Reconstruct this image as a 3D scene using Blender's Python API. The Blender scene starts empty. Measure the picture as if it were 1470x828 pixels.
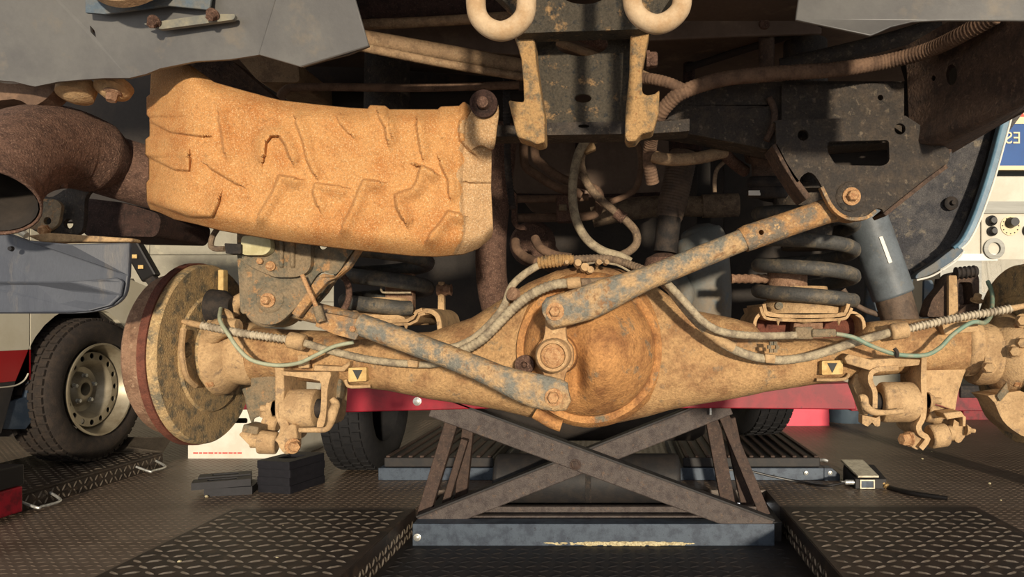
import bpy, bmesh, math, random
from mathutils import Vector as V, Matrix, noise as mnoise
from mathutils.geometry import tessellate_polygon
random.seed(7)
PI = math.pi
scene = bpy.context.scene
col = scene.collection

# ---------------------------------------------------------------- camera
F, CX, CY, H = 1050.0, 890.0, 460.0, 0.80        # focal length in pixels, optical axis pixel, lens height
cam_data = bpy.data.cameras.new('camera')
cam_data.sensor_width = 36.0
cam_data.lens = 36.0 * F / 1470.0
cam_data.shift_x = (735.0 - CX) / 1470.0
cam_data.shift_y = (CY - 414.0) / 1470.0
cam_data.clip_start = 0.02
cam = bpy.data.objects.new('camera', cam_data)
cam.location = (0, 0, H)
cam.rotation_euler = (PI / 2, 0, 0)
col.objects.link(cam)
scene.camera = cam

# ---------------------------------------------------------------- light
world = bpy.data.worlds.new('sky')
scene.world = world
world.use_nodes = True
bg = world.node_tree.nodes['Background']
bg.inputs['Color'].default_value = (1.0, 0.98, 0.97, 1)
bg.inputs['Strength'].default_value = 1.05
sun_data = bpy.data.lights.new('sun_offscreen', 'SUN')
sun_data.energy = 4.3
sun_data.angle = math.radians(2.4)
sun_data.color = (1.0, 0.86, 0.67)
sun = bpy.data.objects.new('sun_offscreen', sun_data)   # open sky behind the lens
sun.rotation_euler = V((-0.21, 0.97, -0.105)).to_track_quat('-Z', 'Y').to_euler()
sun.location = (2, -6, 2)
col.objects.link(sun)
scene.view_settings.view_transform = 'Standard'
scene.view_settings.look = 'None'
scene.view_settings.gamma = 1.0
scene.view_settings.exposure = 0.0
scene.view_settings.use_curve_mapping = False

# ---------------------------------------------------------------- helpers
def P(x, y, Y):
    """pixel (x, y) of the 1470x828 photograph at depth Y (metres from the lens)"""
    return V(((x - CX) / F * Y, Y, H - (y - CY) / F * Y))
def PX(x, y, X):
    Y = X * F / (x - CX)
    return V((X, Y, H - (y - CY) / F * Y))
def S(px, Y):
    return px * Y / F
def floor_at(x, y, z=0.0):
    Y = (H - z) * F / (y - CY)
    return V(((x - CX) / F * Y, Y, z))

def lin(c):
    out = []
    r, g, b = c
    if r > g > b and r - b > 26 and g > 0.45 * r:        # dusty browns: a little greyer
        l = 0.35 * r + 0.5 * g + 0.15 * b
        c = tuple(v + (l - v) * 0.22 for v in c)
    for v in c:
        v = v / 255.0
        out.append(v / 12.92 if v <= 0.04045 else ((v + 0.055) / 1.055) ** 2.4)
    return (*out, 1.0)

MATS = {}
def mat(name, c1, c2=None, c3=None, scale=14, mix2=(0.45, 0.6), mix3=(0.56, 0.66), rough=0.75, metal=0.0,
        bump=0.35, bscale=160, fine=0.35, dist=0.004, spec=0.35, s3=2.9, stretch=None, coat=0.0, pits=None):
    """procedural surface: base colour, a second and third colour in noise patches, fine grain and relief"""
    m = bpy.data.materials.new(name)
    if pits is None: pits = 0.68 if (fine >= 0.2 and rough >= 0.6) else 0
    m.use_nodes = True
    nt = m.node_tree
    N, L = nt.nodes, nt.links
    bs = N['Principled BSDF']
    bs.inputs['Roughness'].default_value = rough
    bs.inputs['Metallic'].default_value = metal
    bs.inputs['Specular IOR Level'].default_value = spec
    bs.inputs['Coat Weight'].default_value = coat
    tc = N.new('ShaderNodeTexCoord')
    src = tc.outputs['Object']
    if stretch:
        mp = N.new('ShaderNodeMapping')
        mp.inputs['Scale'].default_value = stretch
        L.new(src, mp.inputs['Vector'])
        src = mp.outputs['Vector']
    if scale >= 8: scale *= 2.3
    def noise(sc, detail=8, rg=0.66):
        n = N.new('ShaderNodeTexNoise')
        n.inputs['Scale'].default_value = sc
        n.inputs['Detail'].default_value = detail
        n.inputs['Roughness'].default_value = rg
        L.new(src, n.inputs['Vector'])
        return n.outputs['Fac']
    def ramp(fac, lo, hi):
        r = N.new('ShaderNodeMapRange')
        r.inputs['From Min'].default_value = lo
        r.inputs['From Max'].default_value = hi
        L.new(fac, r.inputs['Value'])
        return r.outputs['Result']
    def mixc(fac, a, b, mode='MIX'):
        x = N.new('ShaderNodeMix')
        x.data_type = 'RGBA'
        x.blend_type = mode
        if isinstance(fac, float): x.inputs[0].default_value = fac
        else: L.new(fac, x.inputs[0])
        for sock, val in ((x.inputs[6], a), (x.inputs[7], b)):
            if isinstance(val, tuple): sock.default_value = val
            else: L.new(val, sock)
        return x.outputs[2]
    colr = lin(c1)
    if c2: colr = mixc(ramp(noise(scale), *mix2), colr, lin(c2))
    if c3: colr = mixc(ramp(noise(scale * s3, 6, 0.65), *mix3), colr, lin(c3))
    fine_n = noise(bscale, 3, 0.7)
    if fine:
        r = ramp(fine_n, 0.25, 0.75)
        g = N.new('ShaderNodeMapRange')
        g.inputs['To Min'].default_value = 1.0 - fine
        g.inputs['To Max'].default_value = 1.0 + fine
        L.new(r, g.inputs['Value'])
        comb = N.new('ShaderNodeCombineColor')
        for i in range(3): L.new(g.outputs['Result'], comb.inputs[i])
        colr = mixc(1.0, colr, comb.outputs['Color'], 'MULTIPLY')
    if pits:
        pr = ramp(noise(bscale * 0.42, 4, 0.75), 0.56, 0.70)
        dk = mixc(1.0, colr, (pits, pits, pits, 1), 'MULTIPLY')
        colr = mixc(pr, colr, dk)
    if isinstance(colr, tuple): bs.inputs['Base Color'].default_value = colr
    else: L.new(colr, bs.inputs['Base Color'])
    if bump:
        b = N.new('ShaderNodeBump')
        b.inputs['Strength'].default_value = min(1.0, bump * (1.7 if fine >= 0.2 else 1.0))
        b.inputs['Distance'].default_value = dist
        L.new(fine_n, b.inputs['Height'])
        L.new(b.outputs['Normal'], bs.inputs['Normal'])
    MATS[name] = m
    return m

# geometry: every function returns (vertices, faces) in world coordinates
def join(*geos):
    vs, fs = [], []
    for v, f in geos:
        o = len(vs)
        vs += [V(p) for p in v]
        fs += [tuple(i + o for i in q) for q in f]
    return vs, fs

def frame(t, up=None):
    t = t.normalized()
    up = up or (V((0, 0, 1)) if abs(t.z) < 0.9 else V((0, 1, 0)))
    a = up.cross(t)
    if a.length < 1e-6: a = V((1, 0, 0)).cross(t)
    a.normalize()
    return a, t.cross(a).normalized()

def catmull(pts, sub):
    out = []
    n = len(pts)
    for i in range(n - 1):
        p0, p1, p2, p3 = pts[max(i - 1, 0)], pts[i], pts[i + 1], pts[min(i + 2, n - 1)]
        for k in range(sub):
            t = k / sub
            out.append(0.5 * ((2 * p1) + (p2 - p0) * t + (2 * p0 - 5 * p1 + 4 * p2 - p3) * t * t
                              + (3 * p1 - p0 - 3 * p2 + p3) * t ** 3))
    out.append(pts[-1])
    return out

def tube(pts, r, n=12, sub=8, caps=True, ribs=None, flat=None, smooth=True):
    """round (or flattened) tube through points; r may be a list; ribs = (pitch, height share)"""
    pts = [V(p) for p in pts]
    rl = [r] * len(pts) if isinstance(r, (int, float)) else list(r)
    path = catmull(pts, sub) if smooth else list(pts)
    rp = []
    if smooth:
        for i in range(len(pts) - 1):
            for k in range(sub): rp.append(rl[i] + (rl[i + 1] - rl[i]) * k / sub)
        rp.append(rl[-1])
    else:
        rp = rl
    if ribs:
        pitch, amp = ribs
        cum = [0.0]
        for a, b in zip(path, path[1:]): cum.append(cum[-1] + (b - a).length)
        m = max(4, int(cum[-1] / pitch * 4))
        np_, nr = [], []
        j = 0
        for i in range(m + 1):
            d = cum[-1] * i / m
            while j < len(cum) - 2 and cum[j + 1] < d: j += 1
            t = (d - cum[j]) / max(cum[j + 1] - cum[j], 1e-9)
            np_.append(path[j].lerp(path[j + 1], t))
            nr.append((rp[j] + (rp[j + 1] - rp[j]) * t) * (1 + amp * (1 if i % 4 in (0, 1) else -1)))
        path, rp = np_, nr
    vs, fs = [], []
    a = None
    for i, p in enumerate(path):
        t = (path[min(i + 1, len(path) - 1)] - path[max(i - 1, 0)])
        if t.length < 1e-9: t = V((0, 0, 1))
        t.normalize()
        if a is None: a, b = frame(t)
        else:
            a = (a - t * a.dot(t)).normalized()
            b = t.cross(a)
        for k in range(n):
            w = 2 * PI * k / n
            vs.append(p + (a * math.cos(w) + b * math.sin(w)) * rp[i])
    for i in range(len(path) - 1):
        for k in range(n):
            k2 = (k + 1) % n
            fs.append((i * n + k, i * n + k2, (i + 1) * n + k2, (i + 1) * n + k))
    if caps:
        fs.append(tuple(range(n - 1, -1, -1)))
        fs.append(tuple((len(path) - 1) * n + k for k in range(n)))
    return vs, fs

def lathe(profile, c, axis, n=32, cap0=True, cap1=True):
    """profile [(height along axis, radius)]"""
    axis = V(axis).normalized()
    a, b = frame(axis)
    vs, fs = [], []
    for h, r in profile:
        for k in range(n):
            w = 2 * PI * k / n
            vs.append(V(c) + axis * h + (a * math.cos(w) + b * math.sin(w)) * r)
    for i in range(len(profile) - 1):
        for k in range(n):
            k2 = (k + 1) % n
            fs.append((i * n + k, i * n + k2, (i + 1) * n + k2, (i + 1) * n + k))
    if cap0 and profile[0][1] > 1e-6 and profile[0] != profile[-1]: fs.append(tuple(range(n - 1, -1, -1)))
    if cap1 and profile[-1][1] > 1e-6 and profile[0] != profile[-1]: fs.append(tuple((len(profile) - 1) * n + k for k in range(n)))
    return vs, fs

def box(c, s, rot=None):
    x, y, z = s[0] / 2, s[1] / 2, s[2] / 2
    vs = [V((i * x, j * y, k * z)) for k in (-1, 1) for j in (-1, 1) for i in (-1, 1)]
    if rot is not None: vs = [rot @ v for v in vs]
    vs = [v + V(c) for v in vs]
    return vs, [(0, 2, 3, 1), (4, 5, 7, 6), (0, 1, 5, 4), (2, 6, 7, 3), (0, 4, 6, 2), (1, 3, 7, 5)]

def box2(lo, hi):
    lo, hi = V(lo), V(hi)
    return box((lo + hi) / 2, hi - lo)

def bar(p0, p1, w, h, up=None):
    """rectangular bar: w across, h along 'up'"""
    p0, p1 = V(p0), V(p1)
    a, b = frame(p1 - p0, up)
    vs = []
    for p in (p0, p1):
        for i, j in ((-1, -1), (1, -1), (1, 1), (-1, 1)):
            vs.append(p + a * (i * w / 2) + b * (j * h / 2))
    return vs, [(3, 2, 1, 0), (4, 5, 6, 7), (0, 1, 5, 4), (1, 2, 6, 5), (2, 3, 7, 6), (3, 0, 4, 7)]

def prism(loops, ext):
    """flat plate with holes: loops of 3-D points (first the outline), pushed along ext"""
    ext = V(ext)
    flat = [V(p) for l in loops for p in l]
    tris = tessellate_polygon([[V(p) for p in l] for l in loops])
    n = len(flat)
    vs = flat + [p + ext for p in flat]
    fs = []
    nn = V((0, 0, 0))
    for t in tris:
        nn += (flat[t[1]] - flat[t[0]]).cross(flat[t[2]] - flat[t[0]])
    flip = nn.dot(ext) > 0
    for t in tris:
        t = tuple(t)
        fs.append(t[::-1] if flip else t)
        tb = tuple(i + n for i in t)
        fs.append(tb if flip else tb[::-1])
    o = 0
    for l in loops:
        m = len(l)
        for i in range(m):
            j = (i + 1) % m
            fs.append((o + i, o + j, o + j + n, o + i + n))
        o += m
    return vs, fs

def plate(outline, Y, th, holes=(), lean=None):
    """plate drawn by pixels at depth Y, th metres thick away from the lens; lean(x, y) adds depth"""
    f = lambda p: P(p[0], p[1], (p[2] if len(p) > 2 else Y) + (lean(p[0], p[1]) if lean else 0))
    return prism([[f(p) for p in outline]] + [[f(p) for p in h] for h in holes], (0, th, 0))

def ring_px(cx, cy, rx, ry=None, n=20):
    ry = ry or rx
    return [(cx + rx * math.cos(2 * PI * k / n), cy + ry * math.sin(2 * PI * k / n)) for k in range(n)]

def rounded(pts, r, n=4):
    out = []
    m = len(pts)
    for i in range(m):
        p, a, b = V(pts[i][:2]), V(pts[i - 1][:2]), V(pts[(i + 1) % m][:2])
        da, db = (a - p), (b - p)
        d = min(r, da.length * 0.45, db.length * 0.45)
        s, e = p + da.normalized() * d, p + db.normalized() * d
        for k in range(n + 1):
            t = k / n
            q = s * (1 - t) ** 2 + p * 2 * t * (1 - t) + e * t * t
            out.append((q.x, q.y))
    return out

def strip(pts, w):
    """outline of a band of width w along a polyline of pixels"""
    L_, R_ = [], []
    n = len(pts)
    q = [V(p) for p in pts]
    for i in range(n):
        t = (q[min(i + 1, n - 1)] - q[max(i - 1, 0)]).normalized()
        nn = V((-t.y, t.x)) * (w / 2)
        L_.append(tuple(q[i] + nn))
        R_.append(tuple(q[i] - nn))
    return L_ + R_[::-1]

def smooth_px(pts, sub=5):
    return [(p.x, p.y) for p in catmull([V((a, b, 0)) for a, b in pts], sub)]

def hexbolt(c, axis, r, h, washer=0.0, tip=0.0):
    axis = V(axis).normalized()
    g = []
    if washer:
        g.append(lathe([(0, washer), (0.0025, washer), (0.003, washer * 0.9)], c, axis, 20))
    g.append(lathe([(0, r * 1.18), (0.004, r * 1.18), (0.0042, r), (h * 0.85, r), (h, r * 0.82)], V(c), axis, 6))
    if tip: g.append(lathe([(h * 0.9, r * 0.55), (h + tip, r * 0.5), (h + tip, 0)], c, axis, 12))
    return join(*g)

ORG = {}
def link(o, parent=None):
    col.objects.link(o)
    if parent is not None: o.parent = parent
    return o

def thing(name, label, cat, loc, group=None):
    o = bpy.data.objects.new(name, None)
    o.empty_display_size = 0.05
    o.location = loc
    link(o)
    ORG[o] = V(loc)
    o['label'] = label
    o['category'] = cat
    if group: o['group'] = group
    return o

def add(name, geo, m, parent=None, smooth=40, bevel=0.0, kind=None, label=None, seg=2, origin=None):
    vs, fs = geo
    org = ORG[parent] if parent is not None else V(origin) if origin is not None else V((0, 0, 0))
    me = bpy.data.meshes.new(name)
    me.from_pydata([tuple(V(v) - org) for v in vs], [], fs)
    me.validate()
    bm = bmesh.new(); bm.from_mesh(me)
    bmesh.ops.recalc_face_normals(bm, faces=bm.faces)
    bm.to_mesh(me); bm.free()
    if smooth:
        me.shade_smooth()
        me.set_sharp_from_angle(angle=math.radians(smooth))
    me.materials.append(MATS[m])
    o = bpy.data.objects.new(name, me)
    if parent is None: o.location = org
    link(o, parent)
    ORG[o] = org
    if bevel:
        md = o.modifiers.new('edge', 'BEVEL')
        md.width = bevel; md.segments = seg; md.limit_method = 'ANGLE'; md.angle_limit = math.radians(38)
    if kind: o['kind'] = kind
    if label: o['label'] = label
    return o

def cut(o, geo):
    """a real hole: subtract a closed shape (world coordinates) from an object's mesh"""
    me = bpy.data.meshes.new('cutter')
    me.from_pydata([tuple(V(v)) for v in geo[0]], [], geo[1])
    bm = bmesh.new(); bm.from_mesh(me); bmesh.ops.recalc_face_normals(bm, faces=bm.faces); bm.to_mesh(me); bm.free()
    me.materials.append(o.data.materials[0])
    t = bpy.data.objects.new('cutter', me)
    col.objects.link(t)
    md = o.modifiers.new('hole', 'BOOLEAN')
    md.operation = 'DIFFERENCE'; md.object = t; md.solver = 'EXACT'
    dg = bpy.context.evaluated_depsgraph_get()
    new = bpy.data.meshes.new_from_object(o.evaluated_get(dg))
    o.modifiers.clear()
    new.name = o.data.name
    o.data = new
    bpy.data.objects.remove(t)

def one(name, label, cat, geo, m, group=None, **k):
    vs = geo[0]
    lo = V((min(v[i] for v in vs) for i in range(3)))
    hi = V((max(v[i] for v in vs) for i in range(3)))
    o = add(name, geo, m, origin=V(((lo.x + hi.x) / 2, (lo.y + hi.y) / 2, lo.z)), **k)
    o['label'] = label
    o['category'] = cat
    if group: o['group'] = group
    return o

def struct(name, geo, m, **k):
    return add(name, geo, m, kind='structure', **k)
# ---------------------------------------------------------------- materials
mat('shield_grey', (186, 140, 86), (170, 124, 74), (212, 180, 134), scale=8, mix2=(0.46, 0.66), mix3=(0.52, 0.66), s3=34, bscale=420, fine=0.35, bump=0.35, dist=0.0015, rough=0.88)
mat('shield_rust', (200, 134, 64), (186, 110, 42), (220, 178, 118), scale=8, mix2=(0.46, 0.66), mix3=(0.52, 0.68), s3=34, bscale=420, fine=0.3, bump=0.3, dist=0.0015, rough=0.88)
mat('axle_rust', (194, 130, 64), (150, 94, 46), (110, 104, 88), scale=9, mix2=(0.45, 0.62), mix3=(0.58, 0.70), s3=1.5, bscale=240, fine=0.35, rough=0.8)
mat('housing_dust', (186, 140, 84), (150, 104, 60), (114, 106, 90), scale=9, mix2=(0.45, 0.62), mix3=(0.58, 0.70), s3=1.5, bscale=240, fine=0.35, rough=0.82)
mat('wire_pale', (164, 168, 142), (146, 150, 126), None, scale=22, bscale=300, fine=0.1, bump=0.0, rough=0.6)
mat('axle_dusty', (186, 142, 90), (150, 106, 64), (208, 168, 112), scale=8, bscale=260, fine=0.22, bump=0.25, rough=0.85)
mat('dust_tan', (196, 156, 104), (170, 132, 86), (150, 120, 86), scale=10, bscale=280, fine=0.2, bump=0.25, rough=0.88)
mat('dust_brown', (150, 118, 86), (122, 92, 66), (176, 144, 106), scale=10, bscale=280, fine=0.25, bump=0.25, rough=0.88)
mat('link_steel', (118, 116, 106), (186, 146, 94), (146, 102, 60), scale=16, mix2=(0.42, 0.58), mix3=(0.58, 0.68), s3=1.6, bscale=300, fine=0.3, rough=0.65)
mat('link_rust', (178, 126, 70), (120, 108, 90), (206, 160, 98), scale=17, mix2=(0.46, 0.6), mix3=(0.55, 0.66), bscale=300, fine=0.3, rough=0.75)
mat('bolt_rust', (200, 146, 90), (170, 112, 64), (216, 176, 122), scale=60, bscale=500, fine=0.2, rough=0.75)
mat('bracket_grey', (136, 114, 82), (98, 94, 80), (172, 124, 72), scale=15, mix2=(0.46, 0.6), mix3=(0.56, 0.66), s3=1.9, bscale=300, fine=0.3, rough=0.7)
mat('drum_rust', (150, 110, 80), (126, 88, 62), (170, 132, 98), scale=18, bscale=300, fine=0.25, rough=0.85)
mat('drum_edge', (122, 62, 42), (100, 50, 34), None, scale=25, bscale=300, fine=0.2, rough=0.8)
mat('backing_plate', (186, 150, 96), (116, 106, 84), (214, 178, 116), scale=20, mix2=(0.46, 0.62), mix3=(0.55, 0.66), bscale=320, fine=0.3, rough=0.85)
mat('exhaust_brown', (106, 74, 58), (84, 58, 46), (134, 100, 80), scale=30, mix3=(0.54, 0.64), s3=5, bscale=380, fine=0.45, bump=0.6, dist=0.002, rough=0.9)
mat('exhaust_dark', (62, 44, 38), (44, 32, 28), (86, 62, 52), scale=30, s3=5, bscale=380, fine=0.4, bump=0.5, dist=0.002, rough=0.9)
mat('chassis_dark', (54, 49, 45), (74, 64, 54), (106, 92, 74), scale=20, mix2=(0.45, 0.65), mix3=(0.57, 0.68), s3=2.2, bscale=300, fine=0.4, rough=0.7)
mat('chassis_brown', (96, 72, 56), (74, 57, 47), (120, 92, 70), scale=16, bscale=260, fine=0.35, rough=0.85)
mat('hitch_paint', (70, 64, 54), (166, 124, 72), (46, 46, 44), scale=20, mix2=(0.56, 0.7), mix3=(0.55, 0.64), s3=2.3, bscale=360, fine=0.45, rough=0.75)
mat('hitch_flange', (178, 134, 76), (110, 96, 72), (150, 96, 48), scale=24, mix2=(0.48, 0.62), mix3=(0.58, 0.68), bscale=360, fine=0.3, rough=0.8)
mat('hook_dust', (198, 166, 124), (180, 142, 96), None, scale=18, bscale=300, fine=0.1, bump=0.15, rough=0.85)
mat('cover_grey', (100, 99, 96), (88, 87, 86), (114, 106, 94), scale=6, mix3=(0.58, 0.75), bscale=120, fine=0.06, bump=0.05, rough=0.42, spec=0.5)
mat('cover_pale', (124, 124, 116), (108, 109, 104), (140, 134, 112), scale=6, bscale=120, fine=0.06, bump=0.05, rough=0.45)
mat('body_pan', (58, 48, 42), (46, 40, 37), (72, 58, 48), scale=5, bscale=120, fine=0.12, bump=0.1, rough=0.8)
mat('pan_pale', (142, 114, 92), (124, 98, 78), (152, 124, 98), scale=4, bscale=120, fine=0.1, bump=0.08, rough=0.6)
mat('pan_brown', (122, 97, 78), (104, 82, 66), (134, 108, 86), scale=4, bscale=120, fine=0.1, bump=0.08, rough=0.7)
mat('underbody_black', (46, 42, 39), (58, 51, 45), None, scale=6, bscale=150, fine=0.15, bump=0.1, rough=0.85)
mat('pipe_dusty', (158, 124, 86), (128, 98, 68), (176, 146, 104), scale=20, bscale=320, fine=0.25, bump=0.2, rough=0.8)
mat('hose_dusty', (132, 108, 82), (104, 84, 66), (164, 134, 96), scale=22, bscale=350, fine=0.3, bump=0.2, rough=0.9)
mat('hose_ribbed', (126, 94, 70), (100, 74, 56), None, scale=16, bscale=300, fine=0.2, bump=0.2, rough=0.9)
mat('cable_grey', (176, 158, 124), (134, 118, 94), None, scale=26, bscale=350, fine=0.2, bump=0.15, rough=0.85)
mat('coil_pale', (196, 180, 150), (150, 134, 110), None, scale=26, bscale=350, fine=0.1, bump=0.0, rough=0.6)
mat('wire_green', (118, 142, 124), (146, 146, 122), None, scale=22, mix2=(0.48, 0.6), bscale=300, fine=0.1, bump=0.0, rough=0.55)
mat('spring_grey', (72, 71, 68), (108, 98, 82), (58, 60, 60), scale=16, mix2=(0.48, 0.64), bscale=300, fine=0.25, bump=0.15, rough=0.6)
mat('rubber_dark', (38, 35, 34), (58, 50, 44), None, scale=20, bscale=300, fine=0.2, bump=0.15, rough=0.8)
mat('shock_grey', (100, 107, 112), (84, 90, 94), (112, 108, 100), scale=9, mix3=(0.6, 0.75), bscale=300, fine=0.12, bump=0.08, rough=0.5)
mat('shock_brown', (110, 88, 70), (86, 70, 58), None, scale=14, bscale=300, fine=0.2, bump=0.1, rough=0.7)
mat('liner_felt', (94, 92, 92), (70, 70, 74), (142, 132, 116), scale=12, mix3=(0.56, 0.72), s3=1.5, bscale=520, fine=0.5, bump=0.6, dist=0.002, rough=0.95)
mat('body_blue', (88, 122, 142), (74, 104, 124), None, scale=9, bscale=200, fine=0.06, bump=0.03, rough=0.35, spec=0.5)
mat('body_blue_dusty', (86, 100, 112), (108, 108, 104), None, scale=12, bscale=300, fine=0.15, bump=0.1, rough=0.7)
mat('bumper_blue', (76, 80, 88), (64, 68, 77), (100, 97, 94), scale=5, mix3=(0.6, 0.75), s3=3, bscale=240, fine=0.1, bump=0.06, rough=0.5, stretch=(2.2, 1, 0.5))
mat('white_print', (224, 220, 210), None, None, fine=0.04, bump=0, rough=0.5)
mat('cap_cream', (200, 190, 138), (178, 166, 112), None, scale=16, fine=0.05, bump=0, rough=0.45)
mat('plate_yellow', (214, 178, 104), (196, 152, 80), None, scale=20, fine=0.12, bump=0.1, bscale=300, rough=0.8)
mat('mark_dark', (62, 64, 62), None, None, fine=0.1, bump=0, rough=0.8)
mat('lift_red', (146, 14, 36), (116, 12, 28), (54, 12, 20), scale=6, mix3=(0.62, 0.74), s3=5, bscale=200, fine=0.1, bump=0.05, rough=0.5, spec=0.4)
mat('lift_dark_red', (124, 14, 30), (86, 10, 22), None, scale=8, bscale=200, fine=0.1, bump=0.05, rough=0.5)
mat('lift_arm', (82, 74, 70), (66, 58, 56), (104, 80, 62), scale=12, mix3=(0.58, 0.72), s3=1.6, bscale=260, fine=0.3, bump=0.25, rough=0.55, metal=0.3)
mat('lift_brown', (72, 56, 48), (56, 44, 39), (92, 72, 58), scale=14, bscale=260, fine=0.2, bump=0.2, rough=0.7)
mat('lift_blue', (70, 80, 92), (54, 62, 74), (40, 42, 48), scale=9, mix3=(0.6, 0.72), s3=2.5, bscale=200, fine=0.15, bump=0.1, rough=0.5, metal=0.25)
mat('chipped_yellow', (200, 186, 140), (160, 140, 96), None, scale=60, fine=0.3, bump=0.3, rough=0.9)
mat('lift_black', (36, 35, 36), (46, 42, 40), None, scale=8, bscale=160, fine=0.15, bump=0.1, rough=0.6)
mat('tread_steel', (60, 50, 43), (46, 40, 36), (78, 64, 52), scale=5, bscale=180, fine=0.25, bump=0.12, rough=0.5, metal=0.35)
mat('lug_steel', (136, 122, 104), (112, 99, 84), None, scale=6, bscale=180, fine=0.2, bump=0.1, rough=0.38, metal=0.55)
mat('floor_steel', (98, 80, 64), (80, 66, 54), (112, 92, 73), scale=2.5, bscale=90, fine=0.2, bump=0.12, rough=0.45, metal=0.0, spec=0.6)
mat('floor_lug', (116, 96, 77), (98, 81, 66), None, scale=3, bscale=120, fine=0.15, bump=0.1, rough=0.5, metal=0.0)
mat('wall_block', (158, 154, 140), (142, 138, 126), (172, 166, 148), scale=2.2, bscale=70, fine=0.08, bump=0.15, rough=0.9)
mat('wall_plain', (150, 146, 136), (138, 134, 124), None, scale=2, bscale=60, fine=0.06, bump=0.1, rough=0.9)
mat('ceiling_grey', (110, 108, 104), None, None, fine=0.05, bump=0.0, rough=0.9)
mat('van_white', (214, 204, 176), (204, 192, 160), None, scale=3, fine=0.03, bump=0, rough=0.35, coat=0.3)
mat('van_red', (156, 16, 26), None, None, fine=0.03, bump=0, rough=0.35, coat=0.3)
mat('van_black', (44, 42, 42), (58, 52, 48), None, scale=6, fine=0.1, bump=0.05, rough=0.65)
mat('mudflap_blue', (46, 58, 72), (62, 72, 84), None, scale=9, fine=0.12, bump=0.08, rough=0.6)
mat('tyre', (44, 38, 34), (56, 47, 40), None, scale=12, bscale=150, fine=0.2, bump=0.25, rough=0.85)
mat('tyre_black', (24, 24, 26), (30, 29, 30), None, scale=12, bscale=150, fine=0.2, bump=0.25, rough=0.8)
mat('rim_silver', (150, 138, 112), (128, 114, 88), None, scale=7, bscale=200, fine=0.08, bump=0.03, rough=0.4, metal=0.35)
mat('rim_hole', (14, 13, 13), None, None, fine=0, bump=0, rough=0.9)
mat('carton_white', (216, 212, 198), (206, 200, 184), None, scale=6, fine=0.03, bump=0.02, rough=0.8)
mat('print_red', (200, 90, 84), None, None, fine=0.1, bump=0, rough=0.8)
mat('rubber_block', (22, 22, 27), (29, 28, 33), None, scale=16, bscale=200, fine=0.12, bump=0.1, rough=0.6)
mat('box_red', (226, 70, 92), (214, 60, 84), None, scale=4, fine=0.03, bump=0, rough=0.5)
mat('bin_blue', (70, 84, 96), (58, 70, 82), None, scale=6, fine=0.05, bump=0, rough=0.5)
mat('pedal_steel', (206, 196, 168), (178, 166, 138), None, scale=18, fine=0.1, bump=0.05, rough=0.45, metal=0.3)
mat('brass', (176, 140, 82), None, None, fine=0.1, bump=0, rough=0.4, metal=0.6)
mat('panel_cream', (196, 188, 166), (184, 175, 152), None, scale=4, fine=0.03, bump=0, rough=0.5)
mat('panel_steel', (120, 120, 114), (104, 104, 98), None, scale=5, fine=0.1, bump=0.05, rough=0.4, metal=0.3, stretch=(0.3, 1, 6))
mat('sign_blue', (6, 70, 132), (5, 62, 120), None, scale=5, fine=0.03, bump=0, rough=0.5)
mat('sign_red', (190, 62, 44), None, None, fine=0.03, bump=0, rough=0.5)
mat('sign_cream', (216, 192, 142), None, None, fine=0.03, bump=0, rough=0.5)
mat('knob_black', (26, 24, 24), None, None, fine=0.05, bump=0, rough=0.4)
mat('tank_grey', (112, 116, 114), (124, 110, 90), (98, 108, 113), scale=6, bscale=160, fine=0.12, bump=0.08, rough=0.6)
mat('zinc', (196, 196, 190), (160, 160, 156), None, scale=40, fine=0.1, bump=0, rough=0.35, metal=0.6)

# ---------------------------------------------------------------- the place
PX0, PX1, PY0, PY1, PZ = -0.87, 0.69, 0.6, 3.45, -0.10      # lift pit in the floor
def rect_xy(x0, x1, y0, y1, z): return [(x0, y0, z), (x1, y0, z), (x1, y1, z), (x0, y1, z)]
floor = struct('floor', prism([rect_xy(-6, 4, -3, 8, 0), rect_xy(PX0, PX1, PY0, PY1, 0)], (0, 0, -0.06)), 'floor_steel', smooth=0)
struct('pit_floor', box2((PX0 - 0.05, PY0 - 0.05, PZ - 0.04), (PX1 + 0.05, PY1 + 0.05, PZ)), 'lift_black', smooth=0)
wb = struct('wall_back', box2((-6, 7.8, 0), (4, 8, 3.4)), 'wall_plain', smooth=0)
block_geo = None
for row in range(5):                                          # cast concrete panels
    for k in range(10):
        x0 = -6 + k * 1.0
        z0 = 0.0 + row * 0.5
        if block_geo is None:
            b0 = add('wall_panel', box2((-0.497, 0, 0), (0.497, 0.03, 0.496)), 'wall_block', wb, smooth=0, bevel=0.004)
            block_geo = b0.data
            b0.location = (x0 + 0.21, 7.772, z0)
        else:
            b = bpy.data.objects.new('wall_panel', block_geo)
            b.location = (x0 + 0.5, 7.772, z0)
            link(b, wb)
            md = b.modifiers.new('edge', 'BEVEL'); md.width = 0.004; md.segments = 1; md.limit_method = 'ANGLE'
struct('wall_left', box2((-6.2, 2.5, 0), (-6, 8, 3.4)), 'wall_plain', smooth=0)
struct('wall_right', box2((4, 2.5, 0), (4.2, 8, 3.4)), 'wall_plain', smooth=0)
struct('ceiling', box2((-6.2, 2.5, 3.4), (4.2, 8, 3.5)), 'ceiling_grey', smooth=0)
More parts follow.
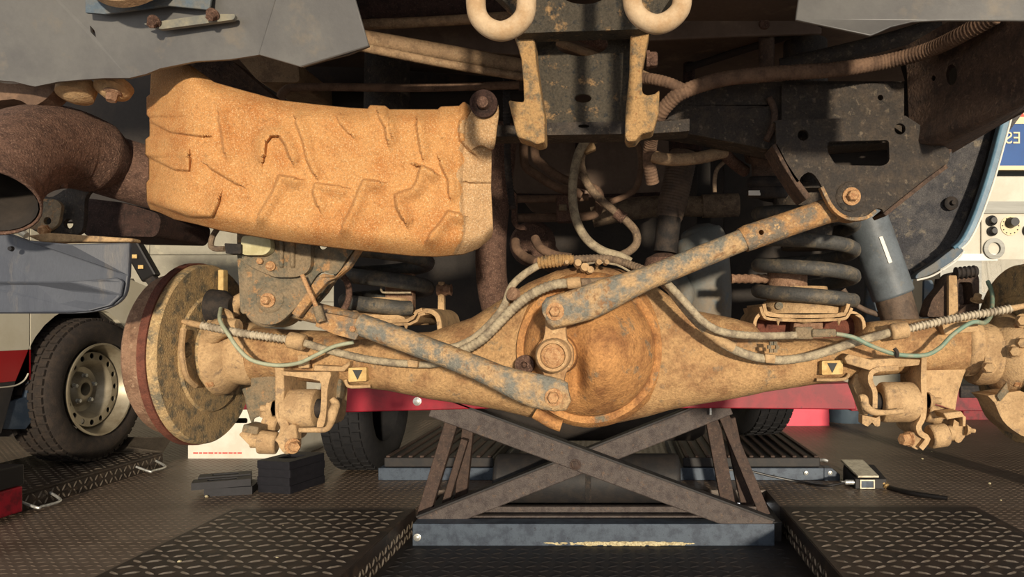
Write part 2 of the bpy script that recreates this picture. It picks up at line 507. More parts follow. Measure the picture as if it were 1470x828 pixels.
def lugs(x0, x1, y0, y1, pitch, ln, wd, ht, keep=None, tf=None, ang=0.62):
    """raised tread lugs on a rectangle, laid in alternating directions"""
    vs, fs = [], []
    nx, ny = int((x1 - x0) / pitch), int((y1 - y0) / pitch)
    for i in range(nx):
        for j in range(ny):
            cx, cy = x0 + (i + 0.5) * pitch, y0 + (j + 0.5) * pitch
            if keep and not keep(cx, cy): continue
            a = ang if (i + j) % 2 else -ang
            ca, sa = math.cos(a), math.sin(a)
            o = len(vs)
            for u, w, z in ((-ln / 2, 0, 0), (-ln / 4, -wd / 2, 0), (ln / 4, -wd / 2, 0), (ln / 2, 0, 0), (ln / 4, wd / 2, 0), (-ln / 4, wd / 2, 0),
                            (-ln / 4, 0, ht), (ln / 4, 0, ht)):
                q = V((cx + u * ca - w * sa, cy + u * sa + w * ca, z))
                vs.append(tf(q) if tf else q)
            fs += [(o, o + 1, o + 6), (o + 1, o + 2, o + 7, o + 6), (o + 2, o + 3, o + 7), (o + 3, o + 4, o + 7), (o + 4, o + 5, o + 6, o + 7), (o + 5, o, o + 6)]
    return vs, fs
PL = (-1.63, PX0, 1.6, 3.08)
PR = (PX1, 1.52, 1.6, 3.12)
inside = lambda x, y, r: r[0] - 0.01 < x < r[1] + 0.01 and r[2] < y < r[3] + 0.01
add('tread_lugs', lugs(-4.2, 3.2, 1.9, 5.9, 0.036, 0.026, 0.007, 0.0014, keep=lambda x, y: not inside(x, y, PL) and not inside(x, y, PR) and not (PX0 < x < PX1 and y < PY1), ang=0.35),
    'floor_lug', floor, smooth=0, kind='stuff')
for nm, r, lab in (('left', PL, None), ('right', PR, None)):
    side = -1 if nm == 'left' else 1
    lab = 'dark tread plate flooring beside the lift pit, on the side of the black rubber blocks' if side < 0 else 'dark tread plate flooring beside the lift pit, on the side of the foot pedal'
    t = thing('tread_plate', lab, 'floor plate', ((r[0] + r[1]) / 2, 2.4, 0))
    add('plate_sheet', box2((r[0], r[2], 0), (r[1], r[3], 0.006)), 'tread_steel', t, smooth=0, bevel=0.002)
    add('tread_lugs', lugs(r[0] + 0.01, r[1] - 0.01, r[2], r[3] - 0.01, 0.056, 0.05, 0.012, 0.004, tf=lambda q: q + V((0, 0, 0.006)), ang=0.5), 'lug_steel', t, smooth=0, kind='stuff')
    wx = r[1] if side < 0 else r[0]
    add('pit_edge', box2((wx - 0.003, r[2], PZ), (wx + 0.003, r[3] + 0.02, 0.004)), 'tread_steel', t, smooth=0)
    add('pit_edge_lugs', lugs(r[2], r[3], PZ, 0.0, 0.034, 0.034, 0.009, 0.004, tf=lambda q, wx=wx, side=side: V((wx - side * (q.z + 0.003), q.x, q.y)), ang=1.0), 'lug_steel', t, smooth=0, kind='stuff')
add('pit_lugs', lugs(PX0 + 0.02, PX1 - 0.02, 1.9, 2.9, 0.05, 0.045, 0.010, 0.003, tf=lambda q: q + V((0, 0, PZ)), ang=0.5), 'lift_black', bpy.data.objects['pit_floor'], smooth=0, kind='stuff')
# ---------------------------------------------------------------- scissor lift
LY = 2.92
lift = thing('scissor_lift', 'scissor lift with crossed steel arms and red top beam standing in the floor pit', 'scissor lift', (-0.10, LY, PZ))
add('base_beam', box2((P(592, 0, LY).x, LY, PZ), (P(1112, 0, LY).x, LY + 0.08, P(0, 752, LY).z)), 'lift_blue', lift, smooth=0, bevel=0.003)
chip = []
for k in range(200):
    x = random.gauss(895, 55)
    if 780 < x < 1010:
        w, h = random.uniform(5, 16), random.uniform(2, 6) * (1 - abs(x - 895) / 160)
        c = P(x, 780 + random.uniform(-1.5, 1.5), LY - 0.00001 * k)
        chip.append(prism([[c + V((S(a * w, LY), -0.0005, S(b * max(h, 1), LY))) for a, b in ((-0.5, 0.1), (-0.2, 0.5), (0.3, 0.45), (0.5, 0), (0.25, -0.5), (-0.3, -0.45))]], (0, -0.0012, 0)))
add('chipped_edge', join(*chip), 'chipped_yellow', lift, smooth=0, kind='stuff')
for yy, py in ((3.03, 740), (3.10, 727)):
    add('cross_rail', box2((PX0 + 0.11, yy, PZ + 0.02), (PX1 - 0.11, yy + 0.035, P(0, py, yy).z)), 'lift_arm', lift, smooth=0, bevel=0.003)
for sx in (-1, 1):
    add('base_rail', box2((PX0 + 0.03 if sx < 0 else PX1 - 0.10, 2.98, PZ), (PX0 + 0.10 if sx < 0 else PX1 - 0.03, 3.44, PZ + 0.08)), 'lift_black', lift, smooth=0, bevel=0.003)
add('base_bolt', hexbolt(P(599, 771, LY), (0, -1, 0), 0.010, 0.008, 0.015), 'zinc', lift)
UPY = V((0, 1, 0))
def arm(a, b, Y, h, w, m='lift_arm'):
    o = add('scissor_arm', bar(P(a[0], a[1], Y), P(b[0], b[1], Y), h, w, UPY), m, lift, smooth=0, bevel=0.004)
    p, q = P(a[0], a[1], Y), P(b[0], b[1], Y)
    n = V((-(q - p).z, 0, (q - p).x)).normalized()
    if n.z < 0: n = -n
    add('arm_lip', bar(p + n * (h / 2 + 0.004), q + n * (h / 2 + 0.004), 0.008, w + 0.01, UPY), 'lift_black', o, smooth=0, bevel=0.001)
    return o
arm((622, 582), (1104, 760), LY + 0.03, 0.086, 0.05)
arm((606, 754), (1046, 580), LY + 0.10, 0.082, 0.05)
add('pivot_bolt', hexbolt(P(826, 667, LY + 0.004), (0, -1, 0), 0.017, 0.012, 0.023), 'lift_brown', lift)
# the second pair of arms and the struts further back
for a, b, Y, h in (((652, 596), (609, 738), 3.12, 0.055), ((674, 600), (662, 716), 3.25, 0.05), ((668, 630), (634, 742), 3.18, 0.03),
                   ((1022, 600), (1048, 740), 3.15, 0.06), ((1036, 590), (1098, 740), 3.12, 0.045), ((1046, 600), (1076, 742), 3.22, 0.055)):
    add('strut', bar(P(a[0], a[1], Y), P(b[0], b[1], Y), h, 0.04, UPY), 'lift_brown', lift, smooth=0, bevel=0.003)
beam = add('top_beam', prism([[P(x, y, LY) for x, y in ((486, 556), (760, 562), (1224, 550), (1230, 588), (1030, 586), (720, 586), (486, 592))]], (0, 0.16, 0)), 'lift_red', lift, smooth=0, bevel=0.004)
add('beam_bolt', hexbolt(P(599, 576, LY), (0, -1, 0), 0.013, 0.008, 0.017), 'zinc', beam)
for x, y in ((686, 590), (1020, 588)):
    add('adjusting_stud', lathe([(0, 0.006), (0.03, 0.006), (0.03, 0)], P(x, y, LY + 0.05) - V((0, 0, 0.02)), (0, 0, 1), 10), 'zinc', beam)
for xs, ys in (((300, 490), (562, 588)), ((1222, 1440), (557, 590))):
    e = add('beam_extension', box2(P(xs[0], ys[1], LY + 0.03) , P(xs[1], ys[0], LY + 0.03) + V((0, 0.10, 0))), 'lift_dark_red', lift, smooth=0, bevel=0.003)
    xa = 322 if xs[0] < 800 else 1395
    add('lifting_pad', box2(P(xa - 16, ys[0] + 14, LY + 0.02), P(xa + 16, ys[0] - 3, LY + 0.02) + V((0, 0.11, 0))), 'rubber_dark', e, smooth=0, bevel=0.004)
tank = thing('air_tank', 'black round air tank lying behind the crossed lift arms', 'tank', V((-0.13, 3.22, PZ + 0.10)))
add('shell', tube([P(712, 688, 3.27), P(975, 688, 3.27)], 0.115, n=36, smooth=False), 'lift_black', tank, bevel=0.02, seg=3)
add('band', tube([P(842, 688, 3.27), P(850, 688, 3.27)], 0.1165, n=36, smooth=False), 'rubber_dark', tank)
one('engine_undertray', 'black rounded engine undertray hanging low behind the lift arms', 'undertray',
    lathe([(-0.62, 0.0), (-0.62, 0.12), (-0.58, 0.15), (0.48, 0.15), (0.55, 0.11), (0.55, 0)], P(860, 590, 3.75), (1, 0, 0), 28), 'underbody_black')

# front wheels of the raised vehicle
def wheel(root, c, axis, R, width, rim_r, m_t, blocks=44, rim=None):
    axis = V(axis).normalized()
    w = width / 2
    prof = [(-w * 0.8, rim_r), (-w, rim_r + 0.25 * (R - rim_r)), (-w * 1.02, rim_r + 0.6 * (R - rim_r)), (-w * 0.86, R - 0.012), (-w * 0.7, R - 0.002), (w * 0.7, R - 0.002), (w * 0.86, R - 0.012),
            (w * 1.02, rim_r + 0.6 * (R - rim_r)), (w, rim_r + 0.25 * (R - rim_r)), (w * 0.8, rim_r), (-w * 0.8, rim_r)]
    ty = add('tyre', lathe(prof, c, axis, 56), m_t, root, smooth=50)
    a, b = frame(axis)
    g = []
    for k in range(blocks):
        th = 2 * PI * k / blocks
        d = a * math.cos(th) + b * math.sin(th)
        t = axis.cross(d)
        for j, off in enumerate((-0.62, -0.21, 0.21, 0.62)):
            th2 = th + (PI / blocks if j % 2 else 0)
            d2 = a * math.cos(th2) + b * math.sin(th2)
            t2 = axis.cross(d2)
            rot = Matrix((d2, t2, axis)).transposed()
            g.append(box(V(c) + d2 * (R - 0.001) + axis * (w * off), (0.014, 2 * PI * R / blocks * 0.72, w * 0.32), rot))
    add('tread_blocks', join(*g), m_t, ty, smooth=0, kind='stuff')
    return ty
w1 = thing('road_wheel_assembly', 'black front tyre on the floor beside the grooved ramp near the rubber blocks', 'wheel', (-1.365, 3.95, 0))
wheel(w1, (-1.365, 3.95, 0.352), (1, -0.06, 0), 0.345, 0.25, 0.20, 'tyre_black')
add('rim', lathe([(-0.09, 0.201), (-0.06, 0.19), (-0.05, 0.08), (-0.05, 0)], (-1.365, 3.95, 0.352), (1, -0.06, 0), 36), 'lift_black', w1)
w2 = thing('road_wheel_assembly', 'black front tyre standing on the grooved ramp near the pedal', 'wheel', (0.80, 4.35, 0.12))
wheel(w2, (0.80, 4.35, 0.476), (1, 0.25, 0), 0.345, 0.25, 0.20, 'tyre_black')
add('rim', lathe([(-0.09, 0.201), (-0.06, 0.19), (-0.05, 0.08), (-0.05, 0)], (0.80, 4.35, 0.476), (1, 0.25, 0), 36), 'lift_black', w2)

# grooved ramps either side of the lift
def ramp(x0, x1, y0, y1, label, mir):
    t = thing('grooved_ramp', label, 'ramp', ((x0 + x1) / 2, (y0 + y1) / 2, 0))
    add('base_channel', box2((x0 - 0.01, y0, 0), (x1 + 0.01, y1, 0.062)), 'lift_blue', t, smooth=0, bevel=0.003)
    add('deck', box2((x0 + 0.015, y0 + 0.01, 0.064), (x1 - 0.015, y1, 0.112)), 'lift_black', t, smooth=0, bevel=0.006)
    n = int((x1 - x0) / 0.055)
    for k in range(n):
        xx = x0 + 0.035 + k * (x1 - x0 - 0.07) / (n - 1)
        add('ridge', box2((xx - 0.010, y0 + 0.012, 0.112), (xx + 0.010, y1 - 0.02, 0.122)), 'lift_brown', t, smooth=0, bevel=0.002, seg=1)
    add('end_stop', box2((x0 + 0.1, y1 - 0.05, 0.112), (x0 + 0.3, y1 - 0.03, 0.16)), 'floor_lug', t, smooth=0, bevel=0.003)
    return t
ramp(-1.20, -0.62, 3.66, 4.75, 'dark grooved ramp with blue-grey base beside the rubber blocks', 1)
rr = ramp(0.30, 1.02, 3.66, 4.75, 'dark grooved ramp with blue-grey base beside the foot pedal', -1)
add('end_wedge', prism([[(1.02, 3.655, 0), (1.02, 3.655, 0.062), (1.06, 3.655, 0.062), (1.10, 3.655, 0.03), (1.10, 3.655, 0)]], (0, 0.08, 0)), 'lift_blue', rr, smooth=0, bevel=0.002)
for x in (0.93, 1.05):
    add('bolt', hexbolt((x, 3.655, 0.038), (0, -1, 0), 0.008, 0.006, 0.011), 'zinc', rr)
add('latch', tube([(1.0, 3.72, 0.09), (1.03, 3.70, 0.095), (1.05, 3.70, 0.09)], 0.008, n=8), 'zinc', rr)

# ---------------------------------------------------------------- things lying on the floor
ped = thing('foot_pedal', 'steel foot pedal with black body and pale tread on the tread floor', 'pedal', floor_at(1240, 700))
pc = floor_at(1244, 702)
pq = lambda t: pc + V(t) * 0.64
add('pedal_body', prism([[pq((-0.085, y, z)) for y, z in ((-0.0, 0), (-0.0, 0.075), (0.28, 0.13), (0.30, 0.10), (0.30, 0))]], (0.15, 0, 0)), 'lift_black', ped, smooth=0, bevel=0.004)
add('pedal_tread', prism([[pq((x, y, 0.088 + (y + 0.02) * 0.19)) for x, y in ((-0.07, -0.02), (0.085, -0.02), (0.07, 0.30), (-0.10, 0.30))]], (0, -0.002, 0.010)), 'pedal_steel', ped, smooth=0, bevel=0.002)
add('name_plate', box2(pq((-0.045, -0.006, 0.012)), pq((0.05, 0.0, 0.066))), 'lift_blue', ped, smooth=0)
add('plate_frame', prism([[pq((x, -0.006, z)) for x, z in ((-0.052, 0.006), (0.057, 0.006), (0.057, 0.072), (-0.052, 0.072))],
                         [pq((x, -0.006, z)) for x, z in ((-0.043, 0.014), (0.048, 0.014), (0.048, 0.064), (-0.043, 0.064))]], (0, -0.005, 0)), 'pedal_steel', ped, smooth=0)
add('air_fitting', tube([pq((0.07, 0.04, 0.06)), pq((0.11, 0.05, 0.055)), pq((0.14, 0.01, 0.03)), pq((0.15, -0.01, 0.015))], 0.014, n=8, ribs=(0.014, 0.16)), 'brass', ped)
add('cable_gland', lathe([(0, 0.012), (0.04, 0.012), (0.045, 0.007), (0.06, 0.006)], pq((-0.085, 0.03, 0.045)), (-1, 0, 0), 10), 'zinc', ped)
one('pedal_cable', 'thin black cable running from the foot pedal towards the lift', 'cable',
    tube([pq((-0.14, 0.03, 0.044)), pq((-0.3, 0.02, 0.02)), P(1150, 692, 3.6), P(1110, 684, 3.62), P(1075, 676, 3.63), P(1040, 674, 3.63)], 0.006, n=8), 'knob_black')
one('air_hose', 'flat black hose running from the foot pedal to the plate edge', 'hose',
    tube([pq((0.16, 0.0, 0.012)), floor_at(1310, 712) + V((0, 0, 0.012)), floor_at(1360, 719) + V((0, 0, 0.012))], [0.013, 0.012, 0.01], n=8), 'knob_black')

def block(c, sx, sy, sz, rz, label, group=None, tilt=0.0):
    rot = Matrix.Rotation(rz, 3, 'Z') @ Matrix.Rotation(tilt, 3, 'Y')
    t = thing('rubber_block', label, 'block', c, group)
    ring = lambda a, b, z: [V(c) + rot @ V((i * a / 2, j * b / 2, z)) for i, j in ((-1, -1), (1, -1), (1, 1), (-1, 1))]
    add('pad_base', prism([ring(sx, sy, 0)], rot @ V((0, 0, sz * 0.66))), 'rubber_block', t, smooth=0)
    add('pad_top', prism([ring(sx, sy, sz * 0.66), ring(sx * 0.5, sy * 0.4, sz * 0.66)], rot @ V((0, 0, sz * 0.34))), 'rubber_block', t, smooth=0)
    return t
bc = floor_at(404, 707) + V((0, 0.11, 0))
for k in range(4):
    block(bc + V((0.002 * (-1) ** k, 0, k * 0.0372)), 0.175, 0.25, 0.0365, -0.25,
          ['flat black rubber block at the bottom of the neat stack', 'black rubber block second from the bottom of the neat stack', 'black rubber block second from the top of the neat stack', 'black rubber block on top of the neat stack'][k], 'black rubber lifting blocks')
b2 = floor_at(315, 710) + V((0, 0.06, 0))
block(b2 + V((0.03, 0, 0)), 0.20, 0.16, 0.036, 0.25, 'black rubber block lying flat under two fallen blocks', 'black rubber lifting blocks')
block(b2 + V((0.005, -0.045, 0.0365)), 0.24, 0.085, 0.032, 0.42, 'black rubber block fallen askew on a flat block', 'black rubber lifting blocks', 0)
block(b2 + V((-0.03, 0.048, 0.0365)), 0.22, 0.085, 0.036, 0.42, 'black rubber block lying at the back on the fallen flat block', 'black rubber lifting blocks', 0)

cb = floor_at(270, 658)
cw = 0.62
carton = thing('carton', 'white cardboard carton with hand hole standing behind the brake disc', 'carton', cb)
hole = rounded([(0.255, 0.205), (0.345, 0.205), (0.345, 0.235), (0.255, 0.235)], 0.012)
add('front_panel', prism([[cb + V((x, 0, z)) for x, z in ((0, 0), (cw, 0), (cw, 0.325), (0, 0.325))], [cb + V((x, 0, z)) for x, z in hole]], (0, 0.006, 0)), 'carton_white', carton, smooth=0)
add('box_body', join(box2(cb + V((0, 0.006, 0)), cb + V((0.006, 0.4, 0.325))), box2(cb + V((cw - 0.006, 0.006, 0)), cb + V((cw, 0.4, 0.325))), box2(cb + V((0, 0.4, 0)), cb + V((cw, 0.406, 0.325))), box2(cb + V((0, 0.006, 0)), cb + V((cw, 0.4, 0.006)))), 'carton_white', carton, smooth=0)
add('lid', box2(cb + V((-0.004, -0.004, 0.325)), cb + V((cw + 0.004, 0.41, 0.333))), 'cap_cream', carton, smooth=0)
def text_geo(body, size, mirror=False, extrude=0.0):
    cu = bpy.data.curves.new('lettering', 'FONT')
    cu.body = body; cu.size = size; cu.extrude = extrude; cu.align_x = 'LEFT'
    ob = bpy.data.objects.new('lettering', cu)
    me = bpy.data.meshes.new_from_object(ob)
    vs = [v.co.copy() for v in me.vertices]
    fs = [tuple(p.vertices) for p in me.polygons]
    bpy.data.objects.remove(ob); bpy.data.meshes.remove(me)
    w = max(v.x for v in vs)
    vs = [V(((w - v.x) if mirror else v.x, v.z, v.y)) for v in vs]
    return vs, fs
# a row of red print too small to read: short bars of ink
ink = []
xx = 0.03
while xx < 0.30:
    w = random.uniform(0.012, 0.03)
    ink.append(box2(cb + V((xx, -0.0015, 0.028)), cb + V((xx + w, 0, 0.036))))
    xx += w + 0.006
add('print_line', join(*ink), 'print_red', carton, smooth=0)

rb = floor_at(1122, 612)
red = thing('red_box', 'bright red box standing on the floor behind the red lift beam', 'box', rb)
Yr = rb.y
add('box_side', prism([[P(x, y, Yr) for x, y in ((1118, 612), (1191, 611), (1190, 575), (1136, 575))]], (0, 0.3, 0)), 'box_red', red, smooth=0, bevel=0.004)
add('bottom_edge', box2(P(1118, 614, Yr) - V((0, 0.004, 0)), P(1191, 611, Yr)), 'lift_dark_red', red, smooth=0)
bb = floor_at(1215, 604)
bn = thing('bin', 'low blue-grey round bin next to the red box', 'bin', bb)
add('tub', lathe([(0, 0.16), (0.01, 0.165), (0.15, 0.18)], bb, (0, 0, 1), 36), 'bin_blue', bn)
add('rim', lathe([(0.145, 0.176), (0.145, 0.188), (0.165, 0.188), (0.165, 0.176), (0.145, 0.176)], bb, (0, 0, 1), 36), 'lift_black', bn)
tj = thing('trolley_jack', 'dark red trolley jack on the floor behind the rear axle bracket', 'jack', P(1440, 601, 5.9))
add('jack_body', box2(P(1382, 604, 5.9), P(1450, 588, 5.9) + V((0, 0.25, 0))), 'lift_dark_red', tj, smooth=0, bevel=0.01)
add('jack_arm', bar(P(1385, 572, 5.95), P(1470, 596, 5.95), 0.08, 0.08), 'lift_red', tj, smooth=0, bevel=0.01)
add('wheel', lathe([(0, 0.05), (0.05, 0.05), (0.05, 0)], P(1452, 601, 5.85), (0, -1, 0), 20), 'knob_black', tj)
one('gravel_heap', 'pale grey heap of grit against the far wall', 'heap',
    join(*[lathe([(0, 0.5 * s), (0.12 * s, 0.42 * s), (0.25 * s, 0.2 * s), (0.3 * s, 0)], (x, 7.3, 0), (0, 0, 1), 18) for x, s in ((3.0, 0.6), (3.4, 0.8), (2.6, 0.5))]), 'wall_block')
for k in range(14):
    p = floor_at(random.uniform(20, 520), random.uniform(665, 815)) if k % 2 else floor_at(random.uniform(1260, 1460), random.uniform(625, 720))
    r = random.uniform(0.004, 0.009)
    o = one('paint_chip', 'tiny pale chip of debris on the floor', 'debris', lathe([(0, r * 0.7), (r * 0.5, r), (r, r * 0.5), (r, 0)], p + V((0, 0, 0.001)), (0.2, 0.1, 1), 6), 'chipped_yellow', group='debris chips scattered on the floor')

# ---------------------------------------------------------------- control cabinet and sign
KY = 3.3
kc = thing('control_cabinet', 'cream control cabinet with black rotary knobs behind the rear wing', 'cabinet', P(1480, 452, KY))
add('cabinet_body', box2((P(1350, 0, KY).x, KY + 0.01, P(0, 452, KY).z), (P(1700, 0, KY).x, KY + 0.35, P(0, 252, KY).z)), 'panel_cream', kc, smooth=0, bevel=0.006)
add('trim_band', box2(P(1350, 306, KY), P(1700, 289, KY) + V((0, 0.02, 0))), 'panel_steel', kc, smooth=0)
add('knob_panel', plate(rounded([(1409, 310), (1560, 310), (1560, 420), (1409, 420)], 3), KY, 0.012), 'panel_cream', kc, smooth=0, bevel=0.002)
for x, y, r in ((1422.5, 317, 7.5), (1423.5, 332, 7)):
    k = add('push_button', lathe([(0, S(r, KY)), (0.012, S(r, KY)), (0.016, S(r * 0.7, KY)), (0.03, S(r * 0.55, KY)), (0.03, 0)], P(x, y, KY), (0, -1, 0), 24), 'knob_black', kc)
d = add('dial_plate', lathe([(0, S(14, KY)), (0.004, S(14, KY)), (0.004, 0)], P(1450, 324, KY), (0, -1, 0), 32), 'sign_cream', kc)
for j in range(12):
    a = 2 * PI * j / 12
    add('dial_mark', lathe([(0, 0.003), (0.0015, 0.003), (0.0015, 0)], P(1450 + 11.5 * math.cos(a), 324 + 11.5 * math.sin(a), KY) - V((0, 0.004, 0)), (0, -1, 0), 8), 'mark_dark', d)
add('rotary_knob', lathe([(0.004, S(8, KY)), (0.02, S(7, KY)), (0.045, S(6, KY)), (0.045, 0)], P(1450, 320, KY), (0, -1, 0), 24), 'knob_black', kc)
add('rotary_knob', lathe([(0.004, S(9, KY)), (0.02, S(8, KY)), (0.045, S(6, KY)), (0.045, 0)], P(1476, 331, KY), (0, -1, 0), 24), 'knob_black', kc)
add('socket_ring', lathe([(0, S(15, KY)), (0.012, S(15, KY)), (0.012, S(9, KY)), (0, S(9, KY)), (0, S(15, KY))], P(1426, 357, KY), (0, -1, 0), 28), 'panel_steel', kc)
add('post', box2((P(1530, 0, KY).x, KY + 0.1, 0), (P(1570, 0, KY).x, KY + 0.25, P(0, 452, KY).z)), 'panel_steel', kc, smooth=0)
add('lower_panel', box2(P(1350, 452, KY), P(1700, 372, KY) + V((0, 0.009, 0))), 'panel_steel', kc, smooth=0)
add('gap_strip', box2(P(1350, 374, KY) - V((0, 0.001, 0)), P(1432, 364, KY) + V((0, 0.0, 0))), 'white_print', kc, smooth=0)
sg = thing('workshop_sign', 'blue sign with red band and cream lettering above the control cabinet', 'sign', P(1480, 252, KY))
add('sign_board', box2(P(1380, 238, KY), P(1720, 95, KY) + V((0, 0.02, 0))), 'sign_blue', sg, smooth=0)
add('red_band', box2(P(1380, 168, KY) - V((0, 0.002, 0)), P(1720, 95, KY) - V((0, 0.0, 0))), 'sign_red', sg, smooth=0)
add('cream_band', box2(P(1380, 178, KY) - V((0, 0.003, 0)), P(1720, 168, KY) - V((0, 0.0, 0))), 'sign_cream', sg, smooth=0)
add('cream_stripe', prism([[P(x, y, KY) - V((0, 0.0025, 0)) for x, y in ((1466, 152), (1520, 95), (1540, 95), (1478, 168), (1470, 168))]], (0, -0.001, 0)), 'sign_cream', sg, smooth=0)
add('bottom_edge', box2(P(1380, 244, KY) - V((0, 0.004, 0)), P(1720, 238, KY) + V((0, 0.02, 0))), 'sign_cream', sg, smooth=0)
add('mounting_rail', box2(P(1380, 252, KY) + V((0, 0.12, 0)), P(1720, 200, KY) + V((0, 0.15, 0))), 'panel_steel', sg, smooth=0)
add('mounting_arm', box2(P(1560, 236, KY) + V((0, 0.02, 0)), P(1580, 210, KY) + V((0, 0.12, 0))), 'panel_steel', sg, smooth=0)
tg = text_geo('ES', S(24, KY), mirror=True)
tp = P(1443, 206, KY) - V((0, 0.004, 0))
add('lettering', ([v + tp for v in tg[0]], tg[1]), 'sign_cream', sg, smooth=0)

# ---------------------------------------------------------------- the parked van
VX = -2.75
van = thing('parked_van', 'white parked van with red side stripe and steel wheel', 'van', (VX, 3.6, 0))
def vp(x, y): return PX(x, y, VX)
WC = V((VX - 0.03, 3.77, 0.447))
def yz(pts): return [V((VX, a, b)) for a, b in pts]
arch = [(WC.y + 0.43 * math.cos(t), WC.z + 0.43 * math.sin(t)) for t in [PI * 1.13 - k * (PI * 1.13 + 0.12) / 20 for k in range(21)]]
ylo, yhi = 2.2, 4.34
def zpx(x, y): q = vp(x, y); return q.y, q.z
z_red1, z_red0, z_dk0 = 0.665, 0.525, 0.34
def clip_arch(z): return [p for p in arch if p[1] >= z]
left_arch = [p for p in arch if p[0] < WC.y]
def arch_y(z, side):
    dz = (z - WC.z) / 0.43
    return WC.y + side * 0.43 * math.sqrt(max(0, 1 - dz * dz))
top = [p for p in arch if p[1] > z_red1]
YD = zpx(43, 470)[0]                                          # door gap: the panels really end here
add('side_panel', prism([yz([(YD + 0.004, z_red1), (arch_y(z_red1, -1), z_red1)] + [p for p in top] + [(arch_y(z_red1, 1), z_red1), (yhi + 0.05, z_red1), (yhi + 0.04, 0.92), (yhi - 0.1, 1.0), (3.9, 1.08), (3.6, 1.2), (YD + 0.004, 1.40)])], (-0.05, 0, 0)), 'van_white', van, smooth=0)
add('door', prism([yz([(ylo, z_red1), (YD - 0.004, z_red1), (YD - 0.004, 1.41), (2.9, 1.95), (ylo, 2.0)])], (-0.05, 0, 0)), 'van_white', van, smooth=0)
add('stripe', prism([yz([(YD + 0.004, z_red0), (arch_y(z_red0, -1) - 0.02, z_red0), (arch_y(z_red1, -1), z_red1 - 0.001), (YD + 0.004, z_red1 - 0.001)])], (-0.05, 0, 0)), 'van_red', van, smooth=0)
add('stripe', prism([yz([(ylo, z_red0), (YD - 0.004, z_red0), (YD - 0.004, z_red1 - 0.001), (ylo, z_red1 - 0.001)])], (-0.05, 0, 0)), 'van_red', van, smooth=0)
add('sill', prism([yz([(ylo, 0.25), (WC.y - 0.52, 0.30), (arch_y(z_red0, -1) - 0.02, z_red0 - 0.001), (ylo, z_red0 - 0.001)])], (-0.05, 0, 0)), 'van_black', van, smooth=0)
add('rear_lower_panel', prism([yz([(arch_y(0.5, 1), 0.40), (yhi + 0.05, 0.42), (yhi + 0.05, z_red1 - 0.001), (arch_y(z_red1 - 0.001, 1), z_red1 - 0.001)])], (-0.05, 0, 0)), 'van_black', van, smooth=0)
add('door_bead', tube([V((VX + 0.002, q[0], q[1])) for q in [zpx(40, 536), zpx(34, 546), zpx(22, 553), zpx(0, 556), zpx(-30, 557)]], 0.0035, n=6), 'panel_cream', van)
add('arch_lining', prism([[V((VX - 0.05, a, b)) for a, b in ([(WC.y - 0.6, 0.3)] + [(WC.y - 0.6, 1.0), (WC.y + 0.6, 1.0), (WC.y + 0.6, 0.3)])]], (-0.03, 0, 0)) if False else
    join(*[prism([[V((VX - 0.03, a[0], a[1])), V((VX - 0.03, b[0], b[1])), V((VX - 0.45, b[0], b[1])), V((VX - 0.45, a[0], a[1]))]], V((0, (a[0] - WC.y) * 0.05, (a[1] - WC.z) * 0.05))) for a, b in zip(arch, arch[1:])],
         box2((VX - 0.5, WC.y - 0.6, 0.3), (VX - 0.45, WC.y + 0.6, 1.0))), 'underbody_black', van, smooth=0)
add('mud_flap', prism([[V((VX - 0.01, a, b)) for a, b in (zpx(60, 508), zpx(56, 530), zpx(52, 560), zpx(48, 606), zpx(40, 616), zpx(-10, 616), zpx(-10, 585), zpx(40, 570), zpx(50, 530))]], (-0.02, 0.0, 0)), 'mudflap_blue', van, smooth=0, bevel=0.003)
add('underside', box2((VX - 0.9, 2.2, 0.30), (VX - 0.06, yhi + 0.3, 0.36)), 'underbody_black', van, smooth=0)
add('roof_panel', box2((VX - 0.9, 2.2, 1.95), (VX - 0.05, 2.9, 1.99)), 'van_white', van, smooth=0)
add('bonnet', prism([[(VX - 0.05, yhi + 0.04, 0.92), (VX - 0.05, yhi - 0.1, 1.0), (VX - 0.05, 3.9, 1.08), (VX - 0.05, 3.6, 1.19), (VX - 0.05, 3.6, 1.15), (VX - 0.05, 3.9, 1.04), (VX - 0.05, yhi - 0.1, 0.96), (VX - 0.05, yhi + 0.03, 0.88)]], (-0.85, 0, 0)), 'van_white', van, smooth=0)
add('windscreen', prism([[(VX - 0.06, 3.58, 1.2), (VX - 0.06, 2.92, 1.94), (VX - 0.85, 2.92, 1.94), (VX - 0.85, 3.58, 1.2)]], (0, -0.01, -0.01)), 'mudflap_blue', van, smooth=0)
add('rear_end', box2((VX - 0.9, yhi + 0.0, 0.42), (VX - 0.05, yhi + 0.05, 0.95)), 'van_white', van, smooth=0)
add('rear_strut', tube([P(186, 402, 4.25), P(200, 428, 4.25)], 0.022, n=10), 'cable_grey', van)
vw = wheel(van, WC, (1, 0, 0), 0.36, 0.22, 0.235, 'tyre', blocks=52)
rim = add('wheel_rim', join(lathe([(0.10, 0.236), (0.112, 0.238), (0.112, 0.228), (0.085, 0.215), (0.055, 0.205), (0.03, 0.197), (0.054, 0.190)], WC, (1, 0, 0), 48, cap0=False, cap1=False),
    lathe([(0.058, 0.151), (0.05, 0.14), (0.0, 0.115), (-0.01, 0.09), (0.02, 0.06), (0.025, 0.045), (0.025, 0.034), (-0.03, 0.034)], WC, (1, 0, 0), 48, cap0=False, cap1=False)), 'rim_silver', van)
circ = lambda cy, cz, r, n: [WC + V((0.058, cy + r * math.cos(2 * PI * k / n), cz + r * math.sin(2 * PI * k / n))) for k in range(n)]
